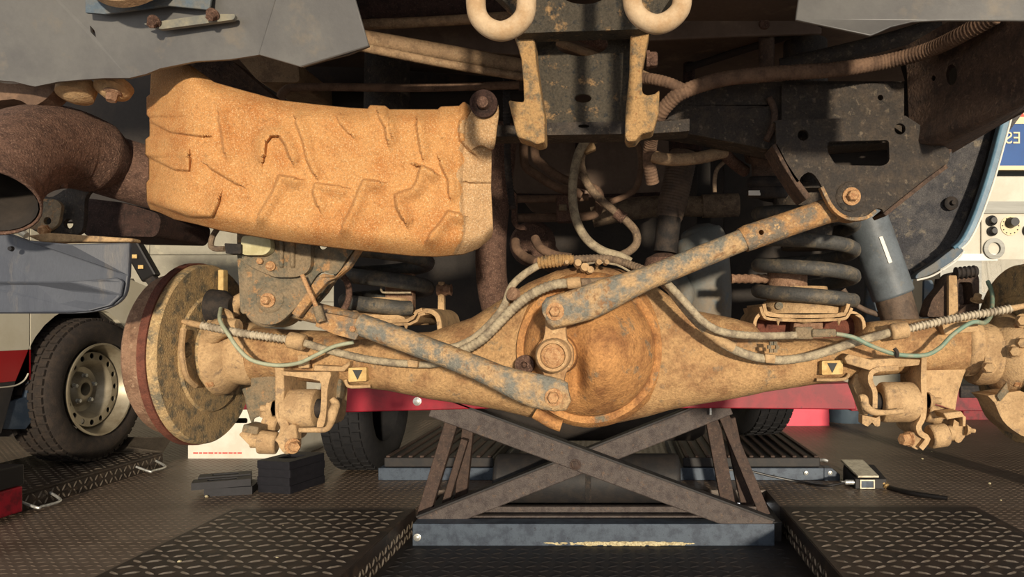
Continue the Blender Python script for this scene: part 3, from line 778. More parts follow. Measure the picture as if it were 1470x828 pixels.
add('vent_ring', prism([circ(0, 0, 0.191, 64), circ(0, 0, 0.150, 64)] + [circ(0.171 * math.cos(2 * PI * k / 16), 0.171 * math.sin(2 * PI * k / 16), 0.0145, 14) for k in range(16)], (-0.005, 0, 0)), 'rim_silver', rim, smooth=0)
for k in range(5):
    a = 2 * PI * k / 5 + 0.3
    add('wheel_nut', hexbolt(WC + V((0.012, 0.07 * math.cos(a), 0.07 * math.sin(a))), (1, 0, 0), 0.011, 0.02), 'zinc', rim)
# low runway that carries the van
rw = thing('van_runway', 'low tread plate runway under the van wheel', 'runway', (-2.66, 3.5, 0))
RX0, RX1, RZ = -3.15, -2.50, 0.078
RY0 = 3.0
add('deck', box2((RX0, RY0, RZ - 0.012), (RX1, 4.0, RZ)), 'tread_steel', rw, smooth=0, bevel=0.003)
add('tread_lugs', lugs(RX0, RX1, RY0, 4.0, 0.045, 0.036, 0.01, 0.003, tf=lambda q: q + V((0, 0, RZ))), 'lug_steel', rw, smooth=0, kind='stuff')
add('side_plate', box2((RX1 - 0.006, RY0, 0.0), (RX1, 4.0, RZ - 0.012)), 'tread_steel', rw, smooth=0)
add('side_lugs', lugs(RY0, 4.0, 0.0, RZ - 0.01, 0.034, 0.034, 0.009, 0.003, tf=lambda q: V((RX1 + q.z, q.x, q.y)), ang=0.9), 'lug_steel', rw, smooth=0, kind='stuff')
add('end_flap', prism([[(RX0, 4.0, RZ), (RX1, 4.0, RZ), (RX1 + 0.01, 4.07, RZ + 0.07), (RX0, 4.07, RZ + 0.07)]], (0, 0.004, 0.004)), 'lug_steel', rw, smooth=0)
for y in (3.05, 3.78):
    add('step_handle', tube([(RX1, y, 0.045), (RX1 + 0.07, y, 0.02), (RX1 + 0.075, y + 0.02, 0.02), (RX1 + 0.075, y + 0.12, 0.02), (RX1, y + 0.16, 0.045)], 0.006, n=8), 'zinc', rw)
du = add('drive_unit', box2((-2.95, 2.84, 0.02), (-2.44, 2.99, 0.125)), 'lift_dark_red', rw, smooth=0, bevel=0.006)
add('drive_cover', box2((-2.95, 2.835, 0.13), (-2.435, 2.99, 0.215)), 'knob_black', du, smooth=0, bevel=0.006)
for k in range(5):
    add('warning_stripe', box((-2.50 + 0.02 * (k % 3), 2.833, 0.15 + 0.012 * k), (0.014, 0.003, 0.01)), 'plate_yellow', du, smooth=0)
hs = thing('jointed_boom', 'black jointed boom with yellow marks hanging beside the van', 'boom', P(205, 390, 4.4))
add('arm', bar(P(184, 340, 4.4), P(218, 400, 4.4), 0.10, 0.06, UPY), 'knob_black', hs, smooth=0, bevel=0.012)
add('elbow', lathe([(-0.04, 0.05), (0.04, 0.05)], P(184, 342, 4.4), (0, 1, 0), 18), 'knob_black', hs, bevel=0.006)
add('tail', bar(P(212, 392, 4.4), P(226, 412, 4.4), 0.06, 0.05, UPY), 'rubber_dark', hs, smooth=0, bevel=0.008)
for x, y in ((193, 368), (202, 383)):
    add('yellow_mark', box(P(x, y, 4.36), (0.03, 0.004, 0.022)), 'plate_yellow', hs, smooth=0)
# ---------------------------------------------------------------- raised vehicle: body and frame
one('body_floor', 'dark brown floor pan of the raised vehicle above the axle', 'floor pan',
    join(box2((-0.95, 0.30, 1.32), (0.90, 4.7, 1.345)), box2((-0.95, 0.30, 1.345), (-0.93, 4.7, 1.6)), box2((0.88, 0.3, 1.345), (0.90, 4.7, 1.6))), 'pan_brown', smooth=0)
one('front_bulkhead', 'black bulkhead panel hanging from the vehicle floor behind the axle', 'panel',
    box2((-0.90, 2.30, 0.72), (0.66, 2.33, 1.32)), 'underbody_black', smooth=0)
rv = thing('rear_valance', 'smooth brown valance panel behind the tow hooks', 'body panel', P(820, 60, 1.27))
add('valance_sheet', plate([(480, -30), (1180, -30), (1180, 48), (1060, 52), (930, 58), (740, 78), (640, 72), (480, 44)], 1.27, 0.01), 'pan_brown', rv, smooth=0, bevel=0.003)
add('drain_plug', lathe([(0, S(8, 1.26)), (0.004, S(7, 1.26)), (0.004, 0)], P(1097, 35, 1.27), (0, -1, 0), 16), 'exhaust_brown', rv)
cm = thing('floor_crossmember', 'brown floor crossmember ridged behind the pale tow hook', 'crossmember', P(620, 20, 1.15))
add('ridge', tube([P(490, 12, 1.18), P(760, 8, 1.18)], 0.024, n=14), 'exhaust_dark', cm)
add('ridge_end', tube([P(770, 20, 1.2), P(830, 46, 1.2), P(905, 74, 1.2)], 0.014, n=12), 'exhaust_brown', cm)
add('seam_flange', tube([P(490, 36, 1.15), P(600, 32, 1.15), P(760, 22, 1.15)], 0.008, n=10), 'pipe_dusty', cm)
pp = thing('twin_pipe', 'twin dusty tan pipes running under the floor towards the hitch bracket', 'pipe', P(640, 80, 1.15))
add('pipe', tube([P(500, 52, 1.10), P(640, 76, 1.16), P(760, 98, 1.22)], S(12, 1.15), n=16), 'pipe_dusty', pp)
add('pipe', tube([P(760, 40, 1.17), P(800, 60, 1.17), P(860, 82, 1.17), P(930, 110, 1.17)], S(6, 1.17), n=12), 'pipe_dusty', pp)
add('pipe', tube([P(500, 64, 1.09), P(640, 92, 1.15), P(760, 112, 1.21)], S(6, 1.15), n=12), 'pipe_dusty', pp)
one('floor_panel', 'dark flat panel under the floor behind the twin pipes', 'panel',
    plate([(440, 92), (740, 112), (740, 120), (440, 128)], 1.5, 0.05), 'body_pan', smooth=0)
ch = thing('conduit', 'brown conduit bent down behind the top edge of the heat shield', 'conduit', P(560, 126, 1.25))
add('conduit_run', tube([P(402, 150, 1.25), P(408, 131, 1.25), P(440, 125, 1.25), P(600, 126, 1.25), P(745, 122, 1.25)], S(6, 1.25), n=10), 'hose_ribbed', ch)
one('rear_crossmember', 'black frame crossmember behind the heat shield', 'crossmember', box2(P(330, 170, 1.45), P(760, 128, 1.45) + V((0, 0.095, 0))), 'underbody_black', smooth=0, bevel=0.01)
one('frame_end', 'dark brown frame end behind the corner of the heat shield', 'frame', plate([(262, 60), (330, 85), (400, 145), (300, 140), (270, 100)], 1.12, 0.05), 'chassis_brown', smooth=0)
one('plastic_tank', 'pale tan plastic tank corner behind the grey cover', 'tank', plate(rounded([(330, 70), (428, 88), (430, 118), (372, 118)], 6), 1.3, 0.15), 'pipe_dusty', smooth=0, bevel=0.01)

# grey covers close to the lens
gc = thing('bumper_cover', 'smooth grey bumper cover with round mount above the exhaust', 'cover', P(250, 60, 0.95))
lean = lambda x, y: (124 - y) * -0.0002
add('sheet', plate([(-40, -128), (450, -128), (490, -30), (506, 5), (520, 40), (530, 66), (500, 78), (460, 88), (434, 96), (425, 88), (400, 82), (376, 78), (330, 85), (280, 88), (230, 98), (210, 106), (185, 112), (150, 112), (120, 114), (85, 117), (50, 124), (40, 122), (20, 117), (-40, 112)], 0.95, 0.004, lean=lean, holes=[rounded([(129, 36), (136, 44), (138, 54), (130, 46)], 2)]), 'cover_grey', gc, smooth=0)
add('fold', plate([(370, 78), (432, 96), (530, 66), (505, -20), (400, -20)], 0.942, 0.003, lean=lambda x, y: lean(x, y)), 'cover_grey', gc, smooth=30, bevel=0.002)
add('mount_ring', lathe([(0, S(66, 0.9)), (0.012, S(66, 0.9)), (0.012, S(54, 0.9)), (0, S(54, 0.9)), (0, S(66, 0.9))], P(190, -44, 0.90), (0, -1, 0.3), 40), 'pipe_dusty', gc)
add('mount_bore', lathe([(0.002, S(54, 0.9)), (0.006, S(50, 0.9)), (0.006, 0)], P(190, -44, 0.90), (0, -1, 0.3), 40), 'knob_black', gc)
add('mount_plate', plate([(122, -20), (122, 18), (150, 20), (240, 8), (300, 14), (306, -20)], 0.912, 0.004), 'body_blue_dusty', gc, smooth=0, bevel=0.001)
add('slot_flange', plate(rounded([(205, 34), (300, 20), (338, 20), (336, 28), (230, 42)], 4), 0.915, 0.006), 'cover_pale', gc, smooth=0, bevel=0.001)
for x, y in ((222, 30), (306, 20)):
    add('bolt', hexbolt(P(x, y, 0.912), (0, -0.7, -0.7), S(6.5, 0.91), 0.012, S(9, 0.91)), 'exhaust_brown', gc)
rc = thing('wing_cover', 'smooth grey wing cover sheet over the frame rail', 'cover', P(1300, 20, 0.72))
add('sheet', plate([(1170, -322), (1150, -30), (1142, 28), (1180, 36), (1250, 51), (1262, 46), (1280, 38), (1310, 31), (1350, 29), (1420, 29), (1500, 30), (1500, -322)], 0.72, 0.004, lean=lambda x, y: max(y, 0) * -0.0006), 'cover_grey', rc, smooth=30, bevel=0.0015)
add('fold', plate([(1150, -30), (1142, 28), (1180, 36), (1250, 51), (1275, 40), (1290, -30)], 0.714, 0.003), 'cover_grey', rc, smooth=30, bevel=0.002)

# tow hooks and hitch bracket
for cx, cy, lab in ((719, 42, 'pale dusty tow hook hanging beside the twin pipes'), (943, 32, 'pale dusty tow hook hanging in front of the plain floor panel')):
    hk = [P(cx - 36, -390, 0.66), P(cx - 36, -120, 0.66), P(cx - 36, -50, 0.66), P(cx - 36, -22, 0.66), P(cx - 36, cy - 42, 0.66), P(cx - 33, cy - 20, 0.66), P(cx - 20, cy - 4, 0.66), P(cx, cy + 3, 0.66), P(cx + 20, cy - 4, 0.66), P(cx + 34, cy - 20, 0.66), P(cx + 37, cy - 42, 0.66), P(cx + 37, -22, 0.66), P(cx + 37, -50, 0.66), P(cx + 37, -120, 0.66), P(cx + 37, -390, 0.66)]
    one('tow_hook', lab, 'hook', tube(hk, S(14, 0.66), n=20), 'hook_dust', group='tow hooks under the rear bumper')
ht = thing('hitch_bracket', 'rusty dark hitch bracket with oval cutout between the two tow hooks', 'bracket', P(838, 120, 0.92))
add('cross_plate', plate([(690, -178), (700, -20), (732, 10), (745, 30), (740, 48), (790, 46), (915, 42), (935, 38), (975, -20), (985, -178)], 0.88, 0.03, holes=[ring_px(838, -8, 32, 14)]), 'hitch_paint', ht, smooth=0)
add('back_plate', plate([(764, 44), (906, 42), (900, 186), (784, 188), (776, 120)], 0.94, 0.006, holes=[ring_px(835, 62, 38, 18, 28), ring_px(837, 141, 12, 6)]), 'hitch_paint', ht, smooth=0, bevel=0.001)
add('bottom_lip', plate([(776, 176), (900, 174), (900, 192), (782, 194)], 0.925, 0.02, holes=[ring_px(838, 181, 8, 2.5)]), 'chassis_dark', ht, smooth=0, bevel=0.003)
lf = add('flange', plate([(736, 48), (766, 44), (770, 90), (776, 130), (782, 168), (782, 204), (770, 207), (763, 203), (742, 196), (737, 175), (729, 143), (740, 145), (752, 146), (751, 118), (748, 84), (742, 62)], 0.90, 0.035), 'hitch_flange', ht, smooth=0, bevel=0.003)
rf = add('flange', plate([(905, 42), (934, 38), (928, 70), (922, 100), (922, 133), (930, 136), (940, 134), (947, 128), (946, 160), (938, 188), (920, 192), (913, 202), (900, 203), (897, 194), (898, 160), (903, 110)], 0.90, 0.035), 'hitch_flange', ht, smooth=0, bevel=0.003)
add('stub_bolt', hexbolt(P(928, 86, 0.93), (1, 0, 0), 0.010, 0.014, 0.0), 'exhaust_brown', ht)
tow = thing('support_member', 'dark frame member crossing beneath the hitch bracket', 'frame', P(838, 190, 1.02))
add('member', plate([(690, 178), (780, 182), (900, 178), (990, 170), (990, 188), (900, 194), (780, 196), (690, 196)], 1.02, 0.04), 'chassis_dark', tow, smooth=0, bevel=0.004)

# ---------------------------------------------------------------- heat shield with its embossed ridges
def interp(tab, x):
    if x <= tab[0][0]: return tab[0][1]
    for (a, b), (c, d) in zip(tab, tab[1:]):
        if x <= c: return b + (d - b) * (x - a) / (c - a)
    return tab[-1][1]
TOP = [(210, 97), (219, 95), (255, 92), (268, 97), (300, 119), (350, 133), (400, 145), (450, 151), (500, 156), (525, 157), (528, 152), (549, 153), (555, 158), (625, 158), (629, 154), (655, 153), (661, 147), (668, 152), (676, 158), (700, 165), (712, 172)]
BOT = [(210, 300), (220, 304), (235, 314), (300, 330), (400, 346), (500, 357), (600, 366), (640, 367.5), (680, 364), (698, 356), (708, 340)]
LEF = [(90, 219), (136, 217), (140, 212), (165, 212), (169, 216), (196, 216), (201, 210), (222, 210), (227, 215), (258, 215), (263, 211), (288, 212), (300, 217), (320, 232)]
RIG = [(140, 716), (165, 714), (200, 711), (215, 706), (270, 705), (330, 708), (345, 704), (356, 697), (368, 690)]
RIDGE = [([(423, 257), (402, 254), (394, 276), (374, 308)], 6), ([(489, 270), (454, 265), (451, 276), (457, 294)], 5), ([(542, 262), (523, 260), (517, 273), (508, 296), (494, 324)], 6),
         ([(620, 247), (606, 240), (600, 261), (593, 272), (569, 281), (571, 296), (579, 313)], 7), ([(659, 309), (644, 305), (635, 319), (618, 339)], 6),
         ([(427, 176), (436, 200), (442, 228), (451, 247)], 5), ([(378, 222), (380, 203), (388, 193), (402, 193), (412, 208), (418, 226)], 6), ([(634, 235), (645, 258), (646, 276)], 5),
         ([(600, 178), (603, 200), (606, 218)], 5), ([(545, 165), (555, 183), (557, 199)], 5), ([(316, 170), (321, 195), (324, 218)], 5),
         ([(217, 173), (247, 188), (292, 194)], 4), ([(218, 225), (253, 242), (270, 243), (271, 228)], 5), ([(216, 289), (274, 309), (304, 309), (313, 288)], 5),
         ([(304, 240), (342, 263)], 4), ([(674, 260), (706, 260)], 3), ([(489, 175), (502, 190)], 3), ([(560, 175), (562, 190)], 3), ([(676, 158), (661, 178), (662, 200), (676, 215)], 5)]
def seg_d(p, a, b):
    ab = (b[0] - a[0], b[1] - a[1]); ap = (p[0] - a[0], p[1] - a[1])
    l2 = ab[0] ** 2 + ab[1] ** 2
    t = max(0, min(1, (ap[0] * ab[0] + ap[1] * ab[1]) / l2))
    dx, dy = ap[0] - t * ab[0], ap[1] - t * ab[1]
    cr = ab[0] * ap[1] - ab[1] * ap[0]
    return math.hypot(dx, dy), cr
def emboss(x, y):
    h = 0.0
    for pl, A in RIDGE:
        if not (min(q[0] for q in pl) - 30 < x < max(q[0] for q in pl) + 30 and min(q[1] for q in pl) - 30 < y < max(q[1] for q in pl) + 30): continue
        best, sgn = 1e9, 0
        for a, b in zip(pl, pl[1:]):
            d, c = seg_d((x, y), a, b)
            if d < best: best, sgn = d, c
        w = 12.0 if sgn < 0 else 1.8
        h += A * 0.0018 * math.exp(-(best / w) ** 2)
    return h
NU, NV = 300, 160
vs, fs = [], []
for j in range(NV + 1):
    v = j / NV
    for i in range(NU + 1):
        u = i / NU
        x0 = 210 + 500 * u
        y = interp(TOP, x0) + (interp(BOT, x0) - interp(TOP, x0)) * v
        x = interp(LEF, y) + (interp(RIG, y) - interp(LEF, y)) * u
        Y = 0.985 + 0.07 * max(0, (0.14 - u) / 0.14) ** 2 + 0.03 * max(0, (v - 0.86) / 0.14) ** 2 + 0.025 * max(0, (0.12 - v) / 0.12) ** 2 - 0.015 * math.sin(PI * u)
        if u > 0.905: Y += 0.006 * min(1, (u - 0.905) / 0.012)
        Y -= emboss(x, y) + 0.003 * mnoise.noise(V((x * 0.02, y * 0.02, 3)))
        vs.append(P(x, y, Y))
for j in range(NV):
    for i in range(NU):
        a = j * (NU + 1) + i
        fs.append((a, a + 1, a + NU + 2, a + NU + 1))
hsd = thing('heat_shield', 'large rusty orange heat shield with stamped ridges under the exhaust', 'heat shield', P(460, 345, 1.0))
sh = add('shield_sheet', (vs, fs), 'shield_rust', hsd, smooth=50)
sh.data.materials.append(MATS['shield_grey'])
for k, pol in enumerate(sh.data.polygons):
    if (k % NU) / NU > 0.905 + 0.03 * mnoise.noise(V((k // NU * 0.06, 0, 0))): pol.material_index = 1
md = sh.modifiers.new('sheet', 'SOLIDIFY'); md.thickness = 0.003; md.offset = 0
tab = add('mounting_tab', plate(smooth_px([(662, 200), (664, 178), (676, 160), (678, 142), (694, 132), (710, 140), (716, 158), (713, 185), (708, 214), (690, 208), (676, 216)], 3), 0.975, 0.004), 'shield_grey', hsd, smooth=0, bevel=0.0015)
add('washer', lathe([(0, S(20, 0.97)), (0.005, S(20, 0.97)), (0.007, S(16, 0.97)), (0.004, S(11, 0.97)), (0.004, 0)], P(695, 150, 0.972), (0, -1, 0), 28), 'exhaust_dark', hsd)
add('bolt', lathe([(0, S(9, 0.97)), (0.012, S(8, 0.97)), (0.014, S(5, 0.97)), (0.014, 0)], P(695, 150, 0.97), (0, -1, 0), 16), 'exhaust_brown', hsd)

# ---------------------------------------------------------------- exhaust
ex = thing('exhaust_pipe', 'brown rusty exhaust tailpipe bending down beside the heat shield', 'exhaust pipe', P(90, 260, 1.05))
add('inner_pipe', tube([P(140, 232, 1.12), P(185, 246, 1.14), P(260, 266, 1.16), P(330, 275, 1.2)], [0.048, 0.048, 0.048, 0.048], n=24), 'exhaust_brown', ex)
outer = tube([P(172, 240, 1.12), P(140, 226, 1.09), P(95, 212, 1.05), P(50, 214, 1.0), P(10, 232, 0.95), P(-16, 262, 0.92), P(-24, 290, 0.9)], [0.030, 0.054, 0.058, 0.058, 0.056, 0.056, 0.058], n=32, caps=False)
op = add('outer_pipe', outer, 'exhaust_brown', ex)
mdp = op.modifiers.new('wall', 'SOLIDIFY'); mdp.thickness = 0.003
add('dark_bore', tube([P(50, 214, 1.0), P(10, 232, 0.95), P(-14, 260, 0.92), P(-23, 287, 0.9)], [0.03, 0.051, 0.051, 0.053], n=24, caps=False), 'underbody_black', ex)  # darker inner tube lining the open end of the pipe
add('seam_tab', plate([(66, 252), (92, 262), (90, 270), (70, 262)], 1.0, 0.01), 'exhaust_brown', ex, smooth=0, bevel=0.002)
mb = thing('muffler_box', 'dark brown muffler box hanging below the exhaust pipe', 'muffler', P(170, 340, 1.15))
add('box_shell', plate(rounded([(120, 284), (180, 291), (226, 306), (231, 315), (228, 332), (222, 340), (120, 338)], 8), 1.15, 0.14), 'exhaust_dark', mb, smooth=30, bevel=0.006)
hb = thing('exhaust_bracket', 'black bracket with a round hole and muddy plate under the tailpipe', 'bracket', P(90, 335, 1.08))
add('hanger_plate', plate(smooth_px([(52, 262), (60, 280), (76, 282), (98, 270), (128, 272), (122, 285), (120, 318), (115, 334), (95, 340), (60, 336), (36, 322)], 3), 1.09, 0.008, holes=[ring_px(98, 321, 7)]), 'chassis_dark', hb, smooth=0, bevel=0.002)
mp_ = add('mud_plate', plate(rounded([(44, 284), (80, 286), (89, 294), (84, 322), (70, 332), (40, 328), (32, 318)], 6), 1.075, 0.006, holes=[ring_px(68, 317, 5.5)]), 'bracket_grey', hb, smooth=0, bevel=0.002)
add('bolt', hexbolt(P(66, 330, 1.07), (0, -1, -0.3), 0.007, 0.01), 'bolt_rust', hb)
add('fixing_rail', plate([(38, 338), (70, 334), (130, 338), (190, 342), (190, 347), (120, 347), (60, 348)], 1.06, 0.02), 'dust_tan', hb, smooth=0, bevel=0.002)
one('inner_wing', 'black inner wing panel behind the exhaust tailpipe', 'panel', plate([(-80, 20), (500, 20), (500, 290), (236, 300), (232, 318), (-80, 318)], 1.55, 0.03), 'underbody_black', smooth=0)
bp = thing('bumper_end', 'blue-grey plastic bumper end with rounded corner in front of the van', 'bumper', P(90, 450, 1.02))
out = [(-60, 310), (0, 330), (40, 346), (100, 350), (186, 348), (184, 395)] + smooth_px([(183, 400), (178, 424), (160, 440), (130, 448), (100, 450)], 4) + [(-60, 450)]
add('panel', plate(out, 1.02, 0.008, lean=lambda x, y: 0.02 * ((x - 60) / 120.0) ** 2), 'bumper_blue', bp, smooth=0, bevel=0.002)
add('lower_band', plate([(-60, 404), (100, 404), (140, 401), (168, 398), (177, 404), (173, 424), (158, 438), (130, 445.5), (100, 448.5), (-60, 448.5)], 1.014, 0.005, lean=lambda x, y: 0.02 * ((x - 60) / 120.0) ** 2), 'bumper_blue', bp, smooth=0, bevel=0.003)
add('rivet', lathe([(0, S(4, 1.01)), (0.004, S(3, 1.01)), (0.004, 0)], P(17, 357, 1.015), (0, -1, 0), 14), 'knob_black', bp)
add('cream_edge', tube([P(-20, 306, 1.04), P(0, 314, 1.04), P(20, 326, 1.04), P(38, 338, 1.04)], 0.005, n=8), 'van_white', bp)
mts = thing('rubber_mount', 'dusty round rubber mount under the grey bumper cover', 'mount', P(160, 140, 0.95))
add('cup', lathe([(0, S(26, 0.95)), (0.01, S(24, 0.95)), (0.02, S(10, 0.95)), (0.02, 0)], P(164, 122, 1.0), (0, -0.45, -1), 24), 'dust_tan', mts)
add('nut', hexbolt(P(162, 132, 0.99), (0, -0.3, -1), S(8, 0.94), 0.014, S(12, 0.94)), 'drum_rust', mts)
mts = thing('rubber_mount', 'dusty rubber mount beside the exhaust tailpipe, without a nut', 'mount', P(112, 140, 0.95))
add('cup', lathe([(0, S(26, 0.97)), (0.02, S(24, 0.97)), (0.026, S(8, 0.97)), (0.026, 0)], P(112, 120, 1.0), (0, -0.35, -1), 24), 'dust_tan', mts)
one('stay_bracket', 'brown folded stay bracket at the edge of the grey bumper cover', 'bracket', plate(smooth_px([(-30, 110), (10, 120), (50, 118), (82, 120), (68, 140), (46, 152), (20, 142), (-30, 150)], 3), 0.99, 0.03), 'hose_ribbed', smooth=30, bevel=0.006)

# ---------------------------------------------------------------- rear axle
AY = 1.30
axle = thing('rear_axle', 'dusty rusty rear axle housing spanning the vehicle above the red lift beam', 'axle', P(850, 612, AY))
ST = [(366, 470, 546, .050), (400, 472, 543, .050), (500, 476, 553, .056), (560, 480, 560, .060), (620, 476, 572, .066), (680, 455, 581, .068), (720, 430, 588, .070), (760, 405, 598, .070), (800, 388, 606, .070), (845, 380, 610, .070),
      (890, 386, 606, .070), (930, 402, 597, .070), (960, 424, 588, .070), (1000, 446, 580, .068), (1050, 456, 572, .062), (1080, 464, 566, .058), (1096, 484, 562, .055), (1150, 486, 554, .052), (1226, 484, 542, .050), (1246, 462, 540, .049), (1290, 458, 536, .048), (1392, 456, 534, .048)]
vs, fs = [], []
NR = 32
STs = []
for (a, b) in zip(ST, ST[1:]):
    for k in range(3):
        t = k / 3
        STs.append(tuple(a[i] + (b[i] - a[i]) * t for i in range(4)))
STs.append(ST[-1])
for x, t, b, dp in STs:
    c0 = P(x, (t + b) / 2, AY)
    hh = S((b - t) / 2, AY)
    for k in range(NR):
        w = 2 * PI * k / NR
        cw_, sw = math.cos(w), math.sin(w)
        e = 0.82
        vs.append(c0 + V((0, math.copysign(abs(cw_) ** e, cw_) * dp, math.copysign(abs(sw) ** e, sw) * hh)))
for i in range(len(STs) - 1):
    for k in range(NR):
        k2 = (k + 1) % NR
        fs.append((i * NR + k, i * NR + k2, (i + 1) * NR + k2, (i + 1) * NR + k))
fs.append(tuple(range(NR - 1, -1, -1))); fs.append(tuple((len(STs) - 1) * NR + k for k in range(NR)))
add('housing', (vs, fs), 'housing_dust', axle, smooth=60)
# dished differential cover
DC = P(846, 503, 1.215)
DR = S(104, 1.215)
vs, fs = [], []
NA, NRR = 64, 22
for j in range(NRR + 1):
    r = j / NRR
    for k in range(NA):
        w = 2 * PI * k / NA
        x, z = r * math.cos(w), r * math.sin(w)
        if r > 0.93: h = -0.012 + 0.016
        elif r > 0.86: h = -0.006 + 0.026 * (0.93 - r) / 0.07
        else: h = 0.020 + 0.066 * (1 - (r / 0.86) ** 2.4)
        h += 0.020 * math.exp(-((x - 0.28) ** 2 / 0.16 + (z + 0.02) ** 2 / 0.3)) * (r < 0.9)
        h -= 0.034 * math.exp(-((x + 0.15) ** 2 / 0.014 + (z + 0.30) ** 2 / 0.12)) * (r < 0.86)
        h -= 0.028 * math.exp(-((x + 0.62) ** 2 / 0.06)) * max(0, 1 - r / 0.9)
        vs.append(DC + V((x * DR, -h, z * DR)))
for j in range(NRR):
    for k in range(NA):
        k2 = (k + 1) % NA
        fs.append((j * NA + k, j * NA + k2, (j + 1) * NA + k2, (j + 1) * NA + k))
o = len(vs)
for k in range(NA):
    w = 2 * PI * k / NA
    vs.append(DC + V((math.cos(w) * DR, 0.06, math.sin(w) * DR)))
for k in range(NA):
    k2 = (k + 1) % NA
    fs.append((NRR * NA + k, NRR * NA + k2, o + k2, o + k))
cov = add('differential_cover', (vs, fs), 'axle_rust', axle, smooth=50)
add('flange_ring', lathe([(0, DR * 1.0), (0.014, DR * 1.0), (0.018, DR * 1.03), (0.03, DR * 1.10), (0.06, DR * 1.12)], DC + V((0, 0.0, 0)), (0, 1, 0), 64), 'axle_rust', cov)
add('fill_plug', lathe([(0, S(14, 1.17)), (0.01, S(14, 1.17)), (0.012, S(5, 1.17)), (-0.004, S(4.5, 1.17)), (-0.004, 0)], P(755, 523, 1.178), (-0.15, -1, 0), 20), 'exhaust_brown', axle)
add('drain_lug', tube([P(768, 592, 1.22), P(792, 606, 1.22), P(806, 611, 1.22)], S(9, 1.22), n=12), 'axle_rust', axle)
# watt lever pivot on the cover
LYV = 1.085
lev = thing('pivot_lever', 'upright rusty pivot lever on the differential joining the two links', 'lever', P(796, 580, LYV))
add('lever_arm', plate(smooth_px([(781, 440), (797, 430), (813, 440), (812, 470), (814, 488), (822, 500), (822, 522), (812, 536), (808, 560), (812, 580), (796, 590), (780, 580), (782, 556), (780, 536), (770, 522), (770, 500), (780, 486), (783, 466)], 3), LYV + 0.012, 0.022), 'axle_dusty', lev, smooth=0, bevel=0.004)
add('hub_ring', lathe([(-0.03, S(25, LYV)), (0.012, S(25, LYV)), (0.018, S(22, LYV)), (0.018, S(18, LYV)), (0.010, S(17, LYV)), (0.010, 0)], P(795, 510, LYV), (0, -1, 0), 36), 'axle_dusty', lev)
add('hub_nut', hexbolt(P(795, 510, LYV) - V((0, 0.010, 0)), (0, -1, 0), S(13, LYV), 0.010, S(16, LYV)), 'bolt_rust', lev)
add('pivot_boss', lathe([(0, S(30, LYV)), (0.052, S(34, LYV))], P(795, 510, LYV) + V((0, 0.03, 0)), (0, 1, 0), 30), 'axle_rust', lev)

def link_arm(stations, n=20):
    """loft of flattened ovals: (x, y, Y, half width px, half depth m)"""
    vs, fs = [], []
    cs = [P(s[0], s[1], s[2]) for s in stations]
    for i, s in enumerate(stations):
        t = (cs[min(i + 1, len(cs) - 1)] - cs[max(i - 1, 0)]).normalized()
        nn = V((-t.z, 0, t.x)).normalized()
        bb_ = t.cross(nn).normalized()
        hw = S(s[3], s[2])
        for k in range(n):
            w = 2 * PI * k / n
            e = 0.75
            c_, s_ = math.cos(w), math.sin(w)
            vs.append(cs[i] + nn * math.copysign(abs(c_) ** e, c_) * hw + bb_ * math.copysign(abs(s_) ** e, s_) * s[4])
    for i in range(len(stations) - 1):
        for k in range(n):
            k2 = (k + 1) % n
            fs.append((i * n + k, i * n + k2, (i + 1) * n + k2, (i + 1) * n + k))
    fs.append(tuple(range(n - 1, -1, -1))); fs.append(tuple((len(stations) - 1) * n + k for k in range(n)))
    return vs, fs
ul = thing('upper_link', 'long grey and rusty suspension link rising from the differential to the triangular bracket', 'suspension link', P(1000, 375, LYV))
add('link_tube', link_arm([(781, 452, 1.07, 6, .008), (783, 451, 1.07, 16, .009), (790, 449, 1.07, 23, .010), (815, 443, 1.07, 24, .011), (845, 434, 1.072, 25, .013), (870, 423, 1.075, 24, .016), (900, 411, 1.08, 20, .019), (930, 399, 1.085, 17, .019),
                            (1000, 371, 1.10, 16.5, .019), (1072, 342, 1.115, 16, .018)]), 'link_steel', ul, smooth=50)
usl = add('link_sleeve', link_arm([(1066, 345, 1.115, 18, .021), (1072, 342, 1.115, 19, .022), (1130, 322, 1.12, 18, .021), (1180, 305, 1.125, 18, .021), (1210, 296, 1.13, 20, .022)]), 'link_rust', ul, smooth=50)
add('bushing_eye', lathe([(-0.025, S(30, 1.13)), (0.025, S(30, 1.13))], P(1222, 288, 1.135), (0, -1, 0), 30), 'link_rust', ul, bevel=0.004)
cut(usl, lathe([(-0.02, 0.004), (0.03, 0.004)], P(1092, 334, 1.10), (0, -1, 0), 12))
add('end_bolt', hexbolt(P(797, 447, 1.06), (0, -1, 0), S(8, 1.06), 0.012, S(13, 1.06)), 'bolt_rust', ul)
ll = thing('lower_link', 'long rusty suspension link running down from the stamped bracket to the differential', 'suspension link', P(640, 510, LYV))
add('link_tube', link_arm([(818, 568, 1.062, 8, .008), (814, 569, 1.062, 20, .009), (800, 567, 1.062, 24, .010), (770, 561, 1.064, 25, .011), (745, 553, 1.067, 22, .013), (715, 541, 1.07, 18, .017), (690, 530, 1.075, 17, .018), (640, 510, 1.08, 16.5, .019), (580, 488, 1.09, 16.5, .019), (518, 466, 1.10, 16, .018)]), 'link_steel', ll, smooth=50)
slv = add('link_sleeve', prism([[P(x, y, 1.085) for x, y in ((460, 448), (490, 453), (520, 460), (522, 466), (510, 488), (480, 480), (452, 468))]], (0, 0.04, 0)), 'link_rust', ll, smooth=0, bevel=0.004)
add('sleeve_rod', link_arm([(520, 466, 1.105, 16, .018), (470, 453, 1.135, 15, .018), (385, 432, 1.148, 16, .02)]), 'link_rust', ll, smooth=50)
